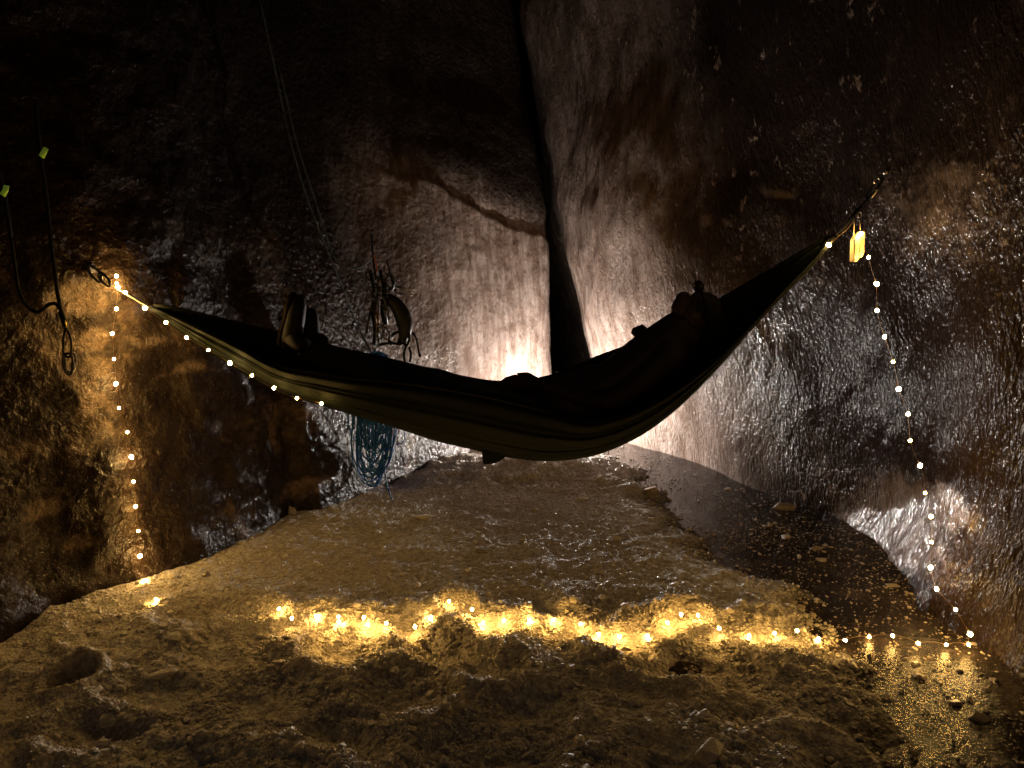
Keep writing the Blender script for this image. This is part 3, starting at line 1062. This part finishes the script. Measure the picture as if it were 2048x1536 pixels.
endL = Vector(HAM_SEC[0].mean(axis=0))
endR = Vector(HAM_SEC[-1].mean(axis=0))
wl = on_wall(182, 538, -1)
sl = thing("hammock_anchor", "carabiners and cord anchoring the hammock to the left ice wall", "anchor", wl)
cA = P(196, 549, wl.y - 0.03)
cB = P(212, 562, wl.y - 0.05)
cC = P(240, 577, 3.52)
carabiner(sl, P(190, 547, wl.y - 0.03), P(200, 556, wl.y - .03) - P(182, 540, wl.y - .03), (0, .3, 1), 0.085, 0.05, 0.006)
carabiner(sl, P(209, 559, wl.y - 0.05), P(220, 566, wl.y - .06) - P(198, 551, wl.y - .03), (0, -.2, 1), 0.085, 0.048, 0.006)
MB().tube([wl + Vector((-0.10, 0.03, 0.0)), wl + Vector((0.01, -0.01, 0))], 0.009, 10).build("ice_screw", 'metal', sl)
MB().prism([(-.02, -.02), (.02, -.02), (.024, .012), (0, .03), (-.024, .012)], (0, 1, 0), (0, 0, 1), (1, 0, 0), wl + Vector((0.012, 0, 0)), 0.004).build("hanger", 'metal', sl, smooth=False)
MB().tube([P(219, 566, wl.y - 0.06), P(232, 573, 3.52), P(252, 588, 3.51), P(278, 601, 3.5), endL + Vector((0.02, 0, -0.005))], 0.0055, 8).build("cord", 'black_web', sl)
MB().tube([P(221, 568, wl.y - 0.06), P(238, 580, 3.51), P(258, 592, 3.50), endL], 0.004, 8).build("cord", 'white_cord', sl)

wr = on_wall(1772, 346, 1)
sr = thing("hammock_anchor", "black strap and ring anchoring the hammock to the right ice wall", "anchor", wr)
MB().ribbon([endR, P(1690, 450, YB), P(1715, 419, YB), P(1738, 394, YB)], 0.026, 0.006, (0.5, -0.4, 0.7)).build("strap", 'black_web', sr)
MB().ribbon([P(1683, 462, YB - .01), P(1700, 438, YB - .015), P(1722, 412, YB - .01)], 0.016, 0.005, (0.6, -0.4, 0.6)).build("strap", 'black_web', sr)
carabiner(sr, P(1748, 378, YB), P(1757, 364, YB) - P(1738, 394, YB), (0.6, -0.5, 0.5), 0.095, 0.045, 0.0055)
ringc = P(1753, 361, YB - 0.01)
MB().loop([ringc + Vector((math.cos(q) * .013, 0, math.sin(q) * .013)) for q in np.linspace(0, 2 * math.pi, 20, endpoint=False)], 0.0035, 8).build("ring", 'metal', sr)
MB().tube([P(1744, 395, YB), P(1760, 372, YB), P(1763, 362, wr.y - .01), wr], 0.003, 6).build("cord", 'white_cord', sr)
MB().tube([wr + Vector((0.10, 0.04, 0.02)), wr + Vector((-0.015, -0.01, 0))], 0.009, 10).build("ice_screw", 'metal', sr)

# ================================================================== STRING LIGHTS
YL = 3.44
lights = thing("string_lights", "warm fairy lights draped along the hammock, down both walls and across the floor", "string lights", on_floor(1000, 1245))
ME_BULB = []
N_BULB = [0]


def bulb(p, kind=None):
    """one LED in its resin drop; they point every which way, so some show bigger and whiter than others"""
    if not ME_BULB:
        for r_, m_ in ((0.0076, 'bulb'), (0.0064, 'bulb_dim'), (0.0092, 'bulb_white')):
            o = MB().ball((0, 0, 0), (r_, r_, r_ * 1.15), 9, 6).build("bulb", m_, None)
            ME_BULB.append(o.data)
            bpy.data.objects.remove(o)
    k_ = (0, 1, 2, 1, 0, 1, 2, 0)[(N_BULB[0] * 5 + N_BULB[0] // 8) % 8]
    N_BULB[0] += 1
    if kind is not None:
        k_ = kind
    o = bpy.data.objects.new("bulb", ME_BULB[k_])
    COL.objects.link(o)
    o.parent = lights
    o.location = Vector(p) - lights.location
    o.rotation_euler = (random.uniform(-1, 1), random.uniform(-1, 1), 0)
    return o


LEFT_PX = [(233, 552, 3.50), (234, 567, 3.49), (236, 575, 3.48), (233, 618, 3.44), (225, 667, 3.42), (228, 718, 3.42), (232, 768, 3.43), (238, 816, 3.44),
           (255, 864, 3.45), (263, 914, 3.45), (267, 963, 3.45), (271, 1013, 3.45), (277, 1062, 3.44), (280, 1112, 3.43), (290, 1161, 3.40)]
HAM_PX = [(236, 575, 3.48), (251, 585, 3.46), (290, 616, 3.44), (332, 645, 3.40), (373, 675, 3.37), (417, 700, 3.33), (460, 726, 3.30), (504, 751, 3.27),
          (548, 776, 3.25), (594, 796, 3.23), (643, 807, 3.21)]
RIGHT_PX = [(1722, 467, 3.09), (1737, 515, 3.085), (1753, 568, 3.10), (1754, 621, 3.13), (1769, 674, 3.12), (1786, 724, 3.11), (1797, 778, 3.10), (1816, 828, 3.09),
            (1820, 881, 3.08), (1840, 931, 3.06), (1850, 986, 3.05), (1862, 1033, 3.03), (1863, 1084, 3.02), (1861, 1135, 3.01), (1873, 1178, 3.00),
            (1911, 1219, 2.99), (1940, 1268, 2.97)]
wire_paths = []


def strand(pts, sag=0.0, jitter=0.004):
    out = []
    rr = random.Random(len(pts))
    for i in range(len(pts) - 1):
        a_, b_ = Vector(pts[i]), Vector(pts[i + 1])
        o1 = Vector((rr.uniform(-1, 1), rr.uniform(-1, 1), rr.uniform(-1, 1))) * jitter
        for q in (0, .33, .66):
            out.append(a_.lerp(b_, q) + (o1 * math.sin(math.pi * q) + Vector((0, 0, -sag * math.sin(math.pi * q)))))
    out.append(Vector(pts[-1]))
    return out


Lp = [clear_of_wall(*q, -1) for q in LEFT_PX]
Hp = [clear_of_wall(*q, -1, 0.02) for q in HAM_PX]
Rp = [clear_of_wall(*q, 1, 0.14) for q in RIGHT_PX]
Fp = [on_floor(u, v, 0.018 + 0.028 * ((i_ * 7) % 5) / 4) + Vector((0, 0, 0.006)) for i_, (u, v) in enumerate(BULB_FLOOR_PX)]
for p in Lp + Hp[1:] + Rp:
    bulb(p)
for p in Fp:
    bulb(p, 1)
bulb(P(1657, 490, YB - 0.04))
under = [P(643, 807, 3.21)] + [P(u, interp_px(BOT, u) - 22, ham_depth(u) + ham_half(u) * 0.55) for u in (760, 900, 1040, 1180, 1300, 1420, 1540)] + [P(1657, 490, YB - .04)]
w = MB()
w.tube(strand(Lp + [Fp[0]]), 0.0006, 5)
w.tube(strand(Hp), 0.0009, 5)
w.tube(strand([under[-1], P(1690, 462, YB - .03), P(1708, 441, YB - .02)]), 0.0012, 5)
w.tube(strand(Rp + [Fp[-1]]), 0.0006, 5)
# on the floor the wire dips below the snow between the first two floor lights
w.tube(strand([Fp[0], Fp[0] + Vector((.12, -.02, -.06)), Fp[1] + Vector((-.1, 0, -.06)), Fp[1]]), 0.0009, 5)
w.tube(strand(Fp[1:], sag=-0.006), 0.0009, 5)
w.build("wire", 'wire', lights)
# battery box on its cords
bc = P(1714, 498, 3.12)
k = 3.12 / F
bx = Vector((0.86, 0.5, 0))
bn = Vector((-0.5, 0.86, 0))
box = MB()
pro = [(-17 * k, 18 * k), (-10 * k, 26 * k), (-3 * k, 26 * k), (3 * k, 33 * k), (15 * k, 34 * k), (17 * k, -8 * k), (12 * k, -16 * k), (2 * k, -17 * k), (-3 * k, -25 * k), (-14 * k, -25 * k)]
box.prism(pro, bx, (0, 0, 1), bn, bc, 0.024)
bb = box.build("battery_box", 'battery', lights, smooth=False, bevel=0.003)
bb["label"] = "pale yellow battery box hanging at the hammock's right end"
MB().tube([bc + bx * 1.5 * k - bn * 0.0125 + Vector((0, 0, 28 * k)), bc + bx * -1 * k - bn * 0.0125 + Vector((0, 0, -20 * k))], 0.0022, 6).build("seam", 'battery_seam', bb)
MB().ribbon([P(1708, 436, YB - .02), P(1708, 455, YB - .03), P(1707, 478, 3.12)], 0.004, 0.0015, (1, 0, 0)).build("ribbon", 'ribbon', bb)
MB().tube([P(1720, 440, YB - .02), P(1720, 455, 3.14), P(1722, 466, 3.14)], 0.0016, 6).build("ribbon", 'ribbon', bb)
rc = P(1719, 430, YB - .02)
MB().loop([rc + Vector((math.cos(q) * .008, 0, math.sin(q) * .013)) for q in np.linspace(0, 2 * math.pi, 16, endpoint=False)], 0.0022, 6).build("clip_ring", 'metal', bb)

# ================================================================== LANTERN behind the hammock
lp = Vector((0.47, 6.40, 0))
lp.z = float(snow_h(np.array([lp.x]), np.array([lp.y]))[0])
lan = thing("camp_lantern", "small white lantern glowing on the snow behind the hammock", "lantern", lp)
MB().tube([lp + Vector((0, 0, -0.01)), lp + Vector((0, 0, 0.06)), lp + Vector((0, 0, 0.112))], [0.045, 0.042, 0.036], 16).build("base", 'plastic_dark', lan)
MB().ball(lp + Vector((0, 0, 0.150)), 0.036, 10, 8).build("globe", 'lantern_glow', lan)
MB().tube([lp + Vector((-0.040, 0, 0.13)), lp + Vector((-0.05, 0, 0.20)), lp + Vector((0, 0, 0.25)), lp + Vector((0.05, 0, 0.20)), lp + Vector((0.040, 0, 0.13))], 0.002, 6).build("bail", 'dark_metal', lan)

# ================================================================== PERSON lying in the hammock
person = thing("person", "person in dark jacket, beanie and headlamp lying back in the hammock", "person", P(1100, 860, 3.36))
body_parts = []       # (points, radii, material index)


def limb(px, radii, mi):
    body_parts.append(([P(*q) for q in px], radii, mi))


J, T, S, G = 0, 1, 2, 3
# torso, neck, head
limb([(1085, 838, 3.36), (1150, 812, 3.36), (1240, 765, 3.36), (1310, 712, 3.36), (1352, 672, 3.36)], [.135, .130, .135, .140, .115], J)
limb([(1335, 715, 3.24), (1345, 685, 3.36), (1350, 672, 3.48)], [.075, .09, .075], J)
limb([(1352, 672, 3.36), (1380, 645, 3.36)], [.062, .056], S)
limb([(1386, 634, 3.36), (1402, 620, 3.36)], [.083, .092], S)
# collar ridge and chin under the face
limb([(1352, 642, 3.36), (1362, 622, 3.36)], [.036, .040], S)
limb([(1362, 618, 3.36), (1367, 600, 3.36)], [.050, .042], S)
limb([(1364, 596, 3.36), (1361, 590, 3.36)], [.017, .012], S)
# legs
limb([(1085, 845, 3.28), (970, 815, 3.29), (870, 772, 3.33), (760, 758, 3.37), (640, 712, 3.40), (612, 700, 3.40)], [.105, .090, .066, .062, .046, .045], T)
limb([(1085, 840, 3.44), (980, 806, 3.45), (872, 762, 3.44), (760, 745, 3.45), (650, 704, 3.46), (628, 694, 3.46)], [.105, .090, .066, .062, .046, .045], T)
# near arm, hand resting on the lap
limb([(1338, 716, 3.20), (1265, 778, 3.18), (1215, 805, 3.2)], [.062, .054, .050], J)
limb([(1215, 805, 3.2), (1150, 792, 3.26), (1090, 772, 3.31)], [.050, .042, .033], J)
limb([(1090, 772, 3.31), (1062, 765, 3.33)], [.028, .030], G)
for j in range(4):
    limb([(1062 - 2 * j, 756 + 6 * j, 3.32), (1030 - j, 752 + 7 * j, 3.31), (1012, 757 + 7 * j, 3.31), (1002, 766 + 6 * j, 3.31)], [.011, .010, .009, .008], G)
limb([(1075, 760, 3.35), (1056, 748, 3.36), (1036, 748, 3.36)], [.013, .011, .009], G)
# far arm bent up, fist at the chest
limb([(1352, 690, 3.50), (1300, 735, 3.53), (1275, 748, 3.52)], [.060, .052, .048], J)
limb([(1275, 748, 3.52), (1282, 705, 3.46), (1284, 685, 3.44)], [.048, .040, .034], J)
limb([(1285, 683, 3.43), (1288, 668, 3.43)], [.033, .036], G)
for j in range(4):
    limb([(1290 - 6 * j, 660 + j, 3.46 - .02 * j), (1284 - 5 * j, 652 + 2 * j, 3.43 - .02 * j), (1274 - 3 * j, 660 + 2 * j, 3.41 - .018 * j), (1278, 672, 3.41 - .015 * j)], [.012, .011, .010, .009], G)
limb([(1296, 676, 3.40), (1286, 662, 3.385), (1276, 660, 3.385)], [.014, .012, .010], G)
# belly folds of the jacket
limb([(1120, 778, 3.40), (1180, 755, 3.40)], [.06, .07], J)

mb = MB()
for pts, rad, mi in body_parts:
    fine = []
    frad = []
    for i in range(len(pts) - 1):
        L = (pts[i + 1] - pts[i]).length
        n = max(2, int(L / (0.35 * min(rad[i], rad[i + 1]))))
        for q in range(n):
            fine.append(pts[i].lerp(pts[i + 1], q / n))
            frad.append(rad[i] + (rad[i + 1] - rad[i]) * q / n)
    fine.append(pts[-1])
    frad.append(rad[-1])
    mb.tube(fine, frad, 14)
    mb.ball(fine[0], frad[0], 14, 8)
    mb.ball(fine[-1], frad[-1], 14, 8)
raw = mb.build("body_raw", 'jacket')
rm = raw.modifiers.new("remesh", 'REMESH')
rm.mode = 'VOXEL'
rm.voxel_size = 0.0065
smo = raw.modifiers.new("smooth", 'SMOOTH')
smo.iterations = 3
smo.factor = 0.5
dg = bpy.context.evaluated_depsgraph_get()
bme = bpy.data.meshes.new_from_object(raw.evaluated_get(dg))
bpy.data.objects.remove(raw)
bme.name = "body"
bme.materials.clear()
for k in ('jacket', 'trousers', 'skin', 'glove'):
    bme.materials.append(MATS[k])
cen = np.zeros(len(bme.polygons) * 3)
bme.polygons.foreach_get("center", cen)
cen = cen.reshape(-1, 3)
best = np.full(len(cen), 1e9)
mi_arr = np.zeros(len(cen), dtype=np.int32)
for pts, rad, mi in body_parts:
    for i in range(len(pts) - 1):
        A, B = np.array(pts[i]), np.array(pts[i + 1])
        tt = np.clip(((cen - A) @ (B - A)) / max(1e-9, (B - A) @ (B - A)), 0, 1)
        dd = np.linalg.norm(cen - (A + tt[:, None] * (B - A)), axis=1) - (rad[i] + (rad[i + 1] - rad[i]) * tt)
        mm = dd < best
        best[mm] = dd[mm]
        mi_arr[mm] = mi
bme.polygons.foreach_set("material_index", mi_arr)
bme.polygons.foreach_set("use_smooth", np.ones(len(cen), dtype=bool))
body = bpy.data.objects.new("body", bme)
COL.objects.link(body)
body.parent = person
body.matrix_parent_inverse = Matrix.Translation(-person.location)
# beanie, headlamp, eyes
hc = P(1400, 620, 3.36)
face = (P(1372, 596, 3.36) - hc).normalized()
crown = (P(1432, 604, 3.36) - hc).normalized()
hatm = MB()
hatm.ball(hc + crown * 0.012 + Vector((0, 0, -0.006)), (.096, .094, .090), 18, 12)
hat = hatm.build("beanie", 'hat', person)
fz = P(1396, 574, 3.36)
lampd = (P(1394, 566, 3.36) - P(1398, 590, 3.36)).normalized()
hl = MB().ball(fz, (.030, .028, .032), 14, 10).build("headlamp", 'plastic_dark', person)
MB().ball(P(1386, 571, 3.34), .010, 10, 7).build("lens", 'lens', hl)
MB().ball(P(1388, 578, 3.335), .006, 8, 6).build("lens", 'lens', hl)
st = []
for q in np.linspace(0, 2 * math.pi, 30, endpoint=False):
    sdir = lampd * math.cos(q) + Vector((0, 1, 0)) * math.sin(q)
    st.append(hc + crown * 0.006 + sdir * 0.098)
MB().loop(st, 0.006, 6).build("head_strap", 'black_web', hl)
for s in (-1, 1):
    MB().ball(P(1372, 592, 3.36) + Vector((0.006, s * 0.032, 0.0)), .012, 10, 8).build("eye", 'eye', person)

# boots: soles face the left end of the hammock
def boot(heel, toe, back, label):
    """heel/toe: world points of the sole, back: direction from sole to ankle"""
    heel, toe, back = Vector(heel), Vector(toe), Vector(back).normalized()
    up = (toe - heel)
    L = up.length
    up.normalize()
    side = up.cross(back).normalized()
    o = MB()
    prof = [(-.035, 0), (-.042, .25), (-.036, .45), (-.047, .70), (-.044, .88), (-.025, .985), (.0, 1.0), (.022, .98), (.038, .88), (.043, .7), (.034, .45), (.040, .25), (.034, 0), (.0, -.03)]
    o.prism([(x, y * L) for x, y in prof], side, up, back, heel, 0.026)
    sole = o.build("boot_sole", 'sole', None, smooth=False, bevel=0.004)
    u_ = MB()
    c = heel + up * L * 0.20 + back * 0.05
    u_.tube([heel + up * L * q + back * (0.022 + 0.030 * (1 - q) ** 0.6) for q in (.02, .2, .4, .6, .8, .93, .985)], [.040, .050, .048, .044, .040, .030, .014], 14)
    u_.tube([c, c + back * 0.05, c + back * 0.08, c + back * 0.10 + up * 0.01], [.050, .050, .046, .030], 14)
    upper = u_.build("boot", 'boot', person)
    sole.parent = upper
    sole.matrix_parent_inverse = Matrix.Translation(-root_loc(upper))
    return upper


boot(P(565, 690, 3.40), P(592, 585, 3.39), (1, -0.55, -0.42), "near")
boot(P(600, 688, 3.47), P(610, 612, 3.49), (1, 0.25, -0.42), "far")

# ================================================================== FAR LEFT: hanging slings with green tags
yw = min(on_wall(u_, v_, -1).y for u_, v_ in ((20, 460), (38, 580), (72, 624), (93, 395), (118, 600), (137, 728))) - 0.05
sling = thing("hanging_sling", "black rope loops with two green tags and a carabiner hanging on the left wall", "rope", P(120, 600, yw))
r1 = [(70, 200), (80, 300), (93, 395), (101, 470), (110, 545), (118, 600), (124, 628)]
r2 = [(-20, 300), (6, 375), (20, 460), (32, 540), (38, 580), (52, 608), (72, 624), (88, 618), (98, 609), (112, 608), (120, 618)]
MB().tube(catmull([np.array(P(u, v, yw)) for u, v in r1], 6), 0.0085, 8).build("rope", 'black_web', sling)
MB().tube(catmull([np.array(P(u, v, yw + 0.01)) for u, v in r2], 6), 0.0085, 8).build("rope", 'black_web', sling)
MB().tube([P(122, 622, yw - .005), P(128, 640, yw - .005), P(132, 658, yw - .005)], [.011, .013, .010], 8).build("knot_sleeve", 'black_web', sling)
MB().tube([P(130, 640, yw - .014), P(133, 655, yw - .014)], 0.0035, 6).build("clip_pin", 'gold_metal', sling)
lp_pts = [(131, 658), (127, 680), (127, 705), (131, 712), (141, 712), (143, 690), (139, 668)]
MB().loop(catmull([np.array(P(u, v, yw - .004)) for u, v in lp_pts + lp_pts[:1]], 5)[:-1], 0.0048, 7).build("sling_loop", 'black_web', sling)
carabiner(sling, P(137, 728, yw - .004), (0, 0, 1), (1, 0, 0), 0.10, 0.045, 0.0058)
carabiner(sling, P(141, 725, yw + .012), (0.1, 0, 1), (0.8, 0.5, 0), 0.09, 0.042, 0.0050)
for (a0, b0, c0) in (((93, 296), (88, 305), (83, 314)), ((13, 371), (11, 381), (5, 391))):
    g = MB().ribbon([P(*a0, yw - .012), P(*b0, yw - .016), P(*c0, yw - .012)], 0.024, 0.003, (1, 0, 0.35)).build("green_tag", 'green_tag', sling)

# ================================================================== BLUE ROPE, GEAR, COIL
YG = min(on_wall(u_, v_, -1).y for u_, v_ in ((715, 880), (720, 950), (745, 800), (735, 600), (780, 900))) - 0.07
print('YG', YG)
rope = thing("climbing_rope", "thin dark blue rope running down the left wall to the hanging gear", "rope", P(745, 712, YG))
MB().tube(catmull([np.array(clear_of_wall(u, v, y, -1, 0.05)) for u, v, y in ((520, 0, 4.55), (548, 130, 4.62), (578, 270, 4.72), (612, 390, 4.80), (650, 490, 4.88), (690, 590, 4.95), (722, 665, 5.0), (742, 705, YG), (752, 725, YG))], 8), 0.0060, 8).build("rope", 'blue_rope', rope)
MB().tube(catmull([np.array(clear_of_wall(u, v, y, -1, 0.05)) for u, v, y in ((558, 130, 4.66), (592, 280, 4.74), (630, 400, 4.82), (655, 480, 4.88), (668, 515, 4.90), (690, 533, 4.94), (716, 536, 4.98), (738, 522, 5.0), (748, 505, 5.02))], 8), 0.0052, 8).build("rope", 'blue_rope', rope)

coil = thing("rope_coil", "teal climbing rope coil hanging behind the hammock, its tail touching the snow", "rope coil", P(752, 970, YG))
rr = random.Random(5)
ctop = P(757, 716, YG)
for i in range(46):
    lo = 835 + 138 * (1 - rr.random() ** 1.4)
    wpx = 4 + 32 * rr.random() ** 0.7
    cx = 755 + rr.uniform(-13, 11)
    skew = rr.uniform(-14, 8)
    dy = rr.uniform(-0.045, 0.045)
    pts = [(cx - 4, 712 + rr.uniform(-8, 6)), (cx - wpx * .55, 740), (cx - wpx * .9 + skew * .4, 800), (cx - wpx + skew, lo - 60), (cx - wpx * .75 + skew, lo - 16), (cx + skew - rr.uniform(-6, 6), lo),
           (cx + wpx * .6 + skew, lo - 22), (cx + wpx * .95 + skew * .6, lo - 75), (cx + wpx * .85 + skew * .3, 790), (cx + wpx * .5, 742), (cx + 5, 712 + rr.uniform(-8, 6))]
    c = catmull([np.array(P(u, v, YG + dy * math.sin(math.pi * j / 10))) for j, (u, v) in enumerate(pts)], 4)
    MB().tube(c, 0.0054, 6).build("rope_loop", 'teal_rope', coil)
MB().tube(catmull([np.array(P(u, v, y)) for u, v, y in ((752, 700, YG), (735, 713, YG - .06), (752, 726, YG - .08), (775, 716, YG - .06), (757, 704, YG), (738, 720, YG - .06), (756, 733, YG - .08), (777, 722, YG - .05), (760, 712, YG))], 8), 0.0065, 8).build("coil_wrap", 'teal_rope', coil)
MB().tube(catmull([np.array(P(u, v, y)) for u, v, y in ((763, 880, YG - .03), (768, 930, YG - .04), (773, 965, YG - .05), (779, 985, YG - .06), (785, 1000, YG - .09))], 8), 0.0050, 8).build("tail", 'teal_rope', coil)
MB().tube(catmull([np.array(P(u, v, y)) for u, v, y in ((785, 820, YG), (800, 845, YG), (809, 868, YG), (806, 885, YG), (793, 888, YG))], 8), 0.0036, 8).build("stray_loop", 'teal_rope', coil)

harness = thing("climbing_harness", "dark padded harness hanging from the wall above the rope coil", "harness", P(800, 700, YG))
KH = YG / F
# padded belt folded into a crescent
cres = catmull([np.array(P(u, v, YG)) for u, v in ((778, 596), (800, 606), (816, 628), (822, 650), (818, 668), (812, 682))], 6)
wd = [18, 24, 30, 30, 22, 12]
rad = np.interp(np.linspace(0, 1, len(cres)), np.linspace(0, 1, 6), [w_ * KH * 0.55 for w_ in wd])
bm_ = MB()
bm_.tube([Vector(q) - Vector((r_ * 0.75, 0, 0)) for q, r_ in zip(cres, rad)], list(rad), 12)
bm_.build("waist_belt", 'plastic_dark', harness)
MB().ribbon([P(796, 690, YG), P(806, 668, YG - .02), P(818, 650, YG - .04)], 0.03, 0.008, (1, 0, 0)).build("leg_loop", 'black_web', harness)
def cord(pts, r, m, parent, name):
    return MB().tube(catmull([np.array(P(u, v, YG - 0.02)) for u, v in pts], 6), r, 7).build(name, m, parent)
cord([(800, 662), (788, 668), (778, 678), (784, 690)], .011, 'black_web', harness, "strap")
cord([(758, 690), (780, 686), (800, 688), (812, 682)], .009, 'black_web', harness, "strap")
cord([(806, 664), (808, 680), (812, 692), (818, 682), (818, 664)], .009, 'black_web', harness, "belay_loop")
cord([(812, 694), (808, 708), (810, 724)], .008, 'black_web', harness, "strap")
cord([(818, 694), (822, 708), (820, 724)], .008, 'black_web', harness, "strap")
cord([(824, 664), (832, 676), (836, 694), (839, 710)], .007, 'black_web', harness, "strap")
MB().ball(P(840, 711, YG - .02), .011, 8, 6).build("strap_end", 'black_web', harness)

rack = thing("gear_rack", "tangle of carabiners, quickdraws and ice screws hanging on the left wall", "climbing gear", P(755, 520, YG))
cord([(744, 470), (745, 500), (748, 530), (752, 560)], .007, 'black_web', rack, "sling")
cord([(745, 505), (752, 525), (754, 545)], .005, 'red_tape', rack, "taped_sling")
cord([(773, 520), (779, 540), (785, 565), (792, 585)], .006, 'black_web', rack, "sling")
cord([(740, 540), (748, 580), (745, 620), (750, 660), (748, 690)], .013, 'black_web', rack, "sling")
cord([(760, 540), (768, 580), (764, 620), (770, 650)], .012, 'black_web', rack, "sling")
rg = random.Random(9)
for i in range(13):
    u = rg.uniform(735, 785)
    v = rg.uniform(555, 672)
    an = rg.uniform(-0.9, 0.9)
    carabiner(rack, P(u, v, YG - rg.uniform(0, .08)), (math.sin(an), rg.uniform(-.3, .3), math.cos(an)), (math.cos(an), rg.uniform(-.6, .6), -math.sin(an)), 0.10, 0.055, 0.0048,
              m=('plastic_dark' if i % 3 else 'dark_metal'))
for i in range(7):
    u = rg.uniform(738, 780)
    v = rg.uniform(545, 640)
    an = rg.uniform(-0.25, 0.25)
    p0 = P(u, v, YG - rg.uniform(.02, .1))
    d_ = Vector((math.sin(an), 0, -math.cos(an)))
    o = MB().tube([p0, p0 + d_ * 0.16], [.0085, .008], 8).build("ice_screw", 'dark_metal' if i % 3 == 0 else 'plastic_dark', rack)
    MB().ball(p0, (.02, .012, .014), 8, 6).build("screw_head", 'plastic_dark', o)
for (u, v, an, s_) in ((784, 580, .8, .13), (755, 584, 1.1, .10), (752, 628, .05, .17), (757, 630, .02, .19)):
    p0 = P(u, v, YG - .09)
    d_ = Vector((math.sin(an), 0, math.cos(an)))
    MB().tube([p0 - d_ * s_ / 2, p0 + d_ * s_ / 2], .0042, 7).build("shaft", 'dark_metal' if an > .5 else 'brown_metal', rack)
# ice tool stuck beside the rack: thin pale pick and its shadowed head
tool = thing("ice_tool", "slim ice tool lying against the wall beside the harness", "ice tool", P(812, 585, YG + .1))
MB().tube([P(790, 572, YG + .1), P(812, 578, YG + .1), P(830, 579, YG + .1)], [.010, .008, .004], 8).build("shaft", 'metal', tool)
MB().tube([P(795, 586, YG + .1), P(812, 589, YG + .1), P(826, 591, YG + .1)], [.004, .006, .004], 8).build("pick", 'metal', tool)
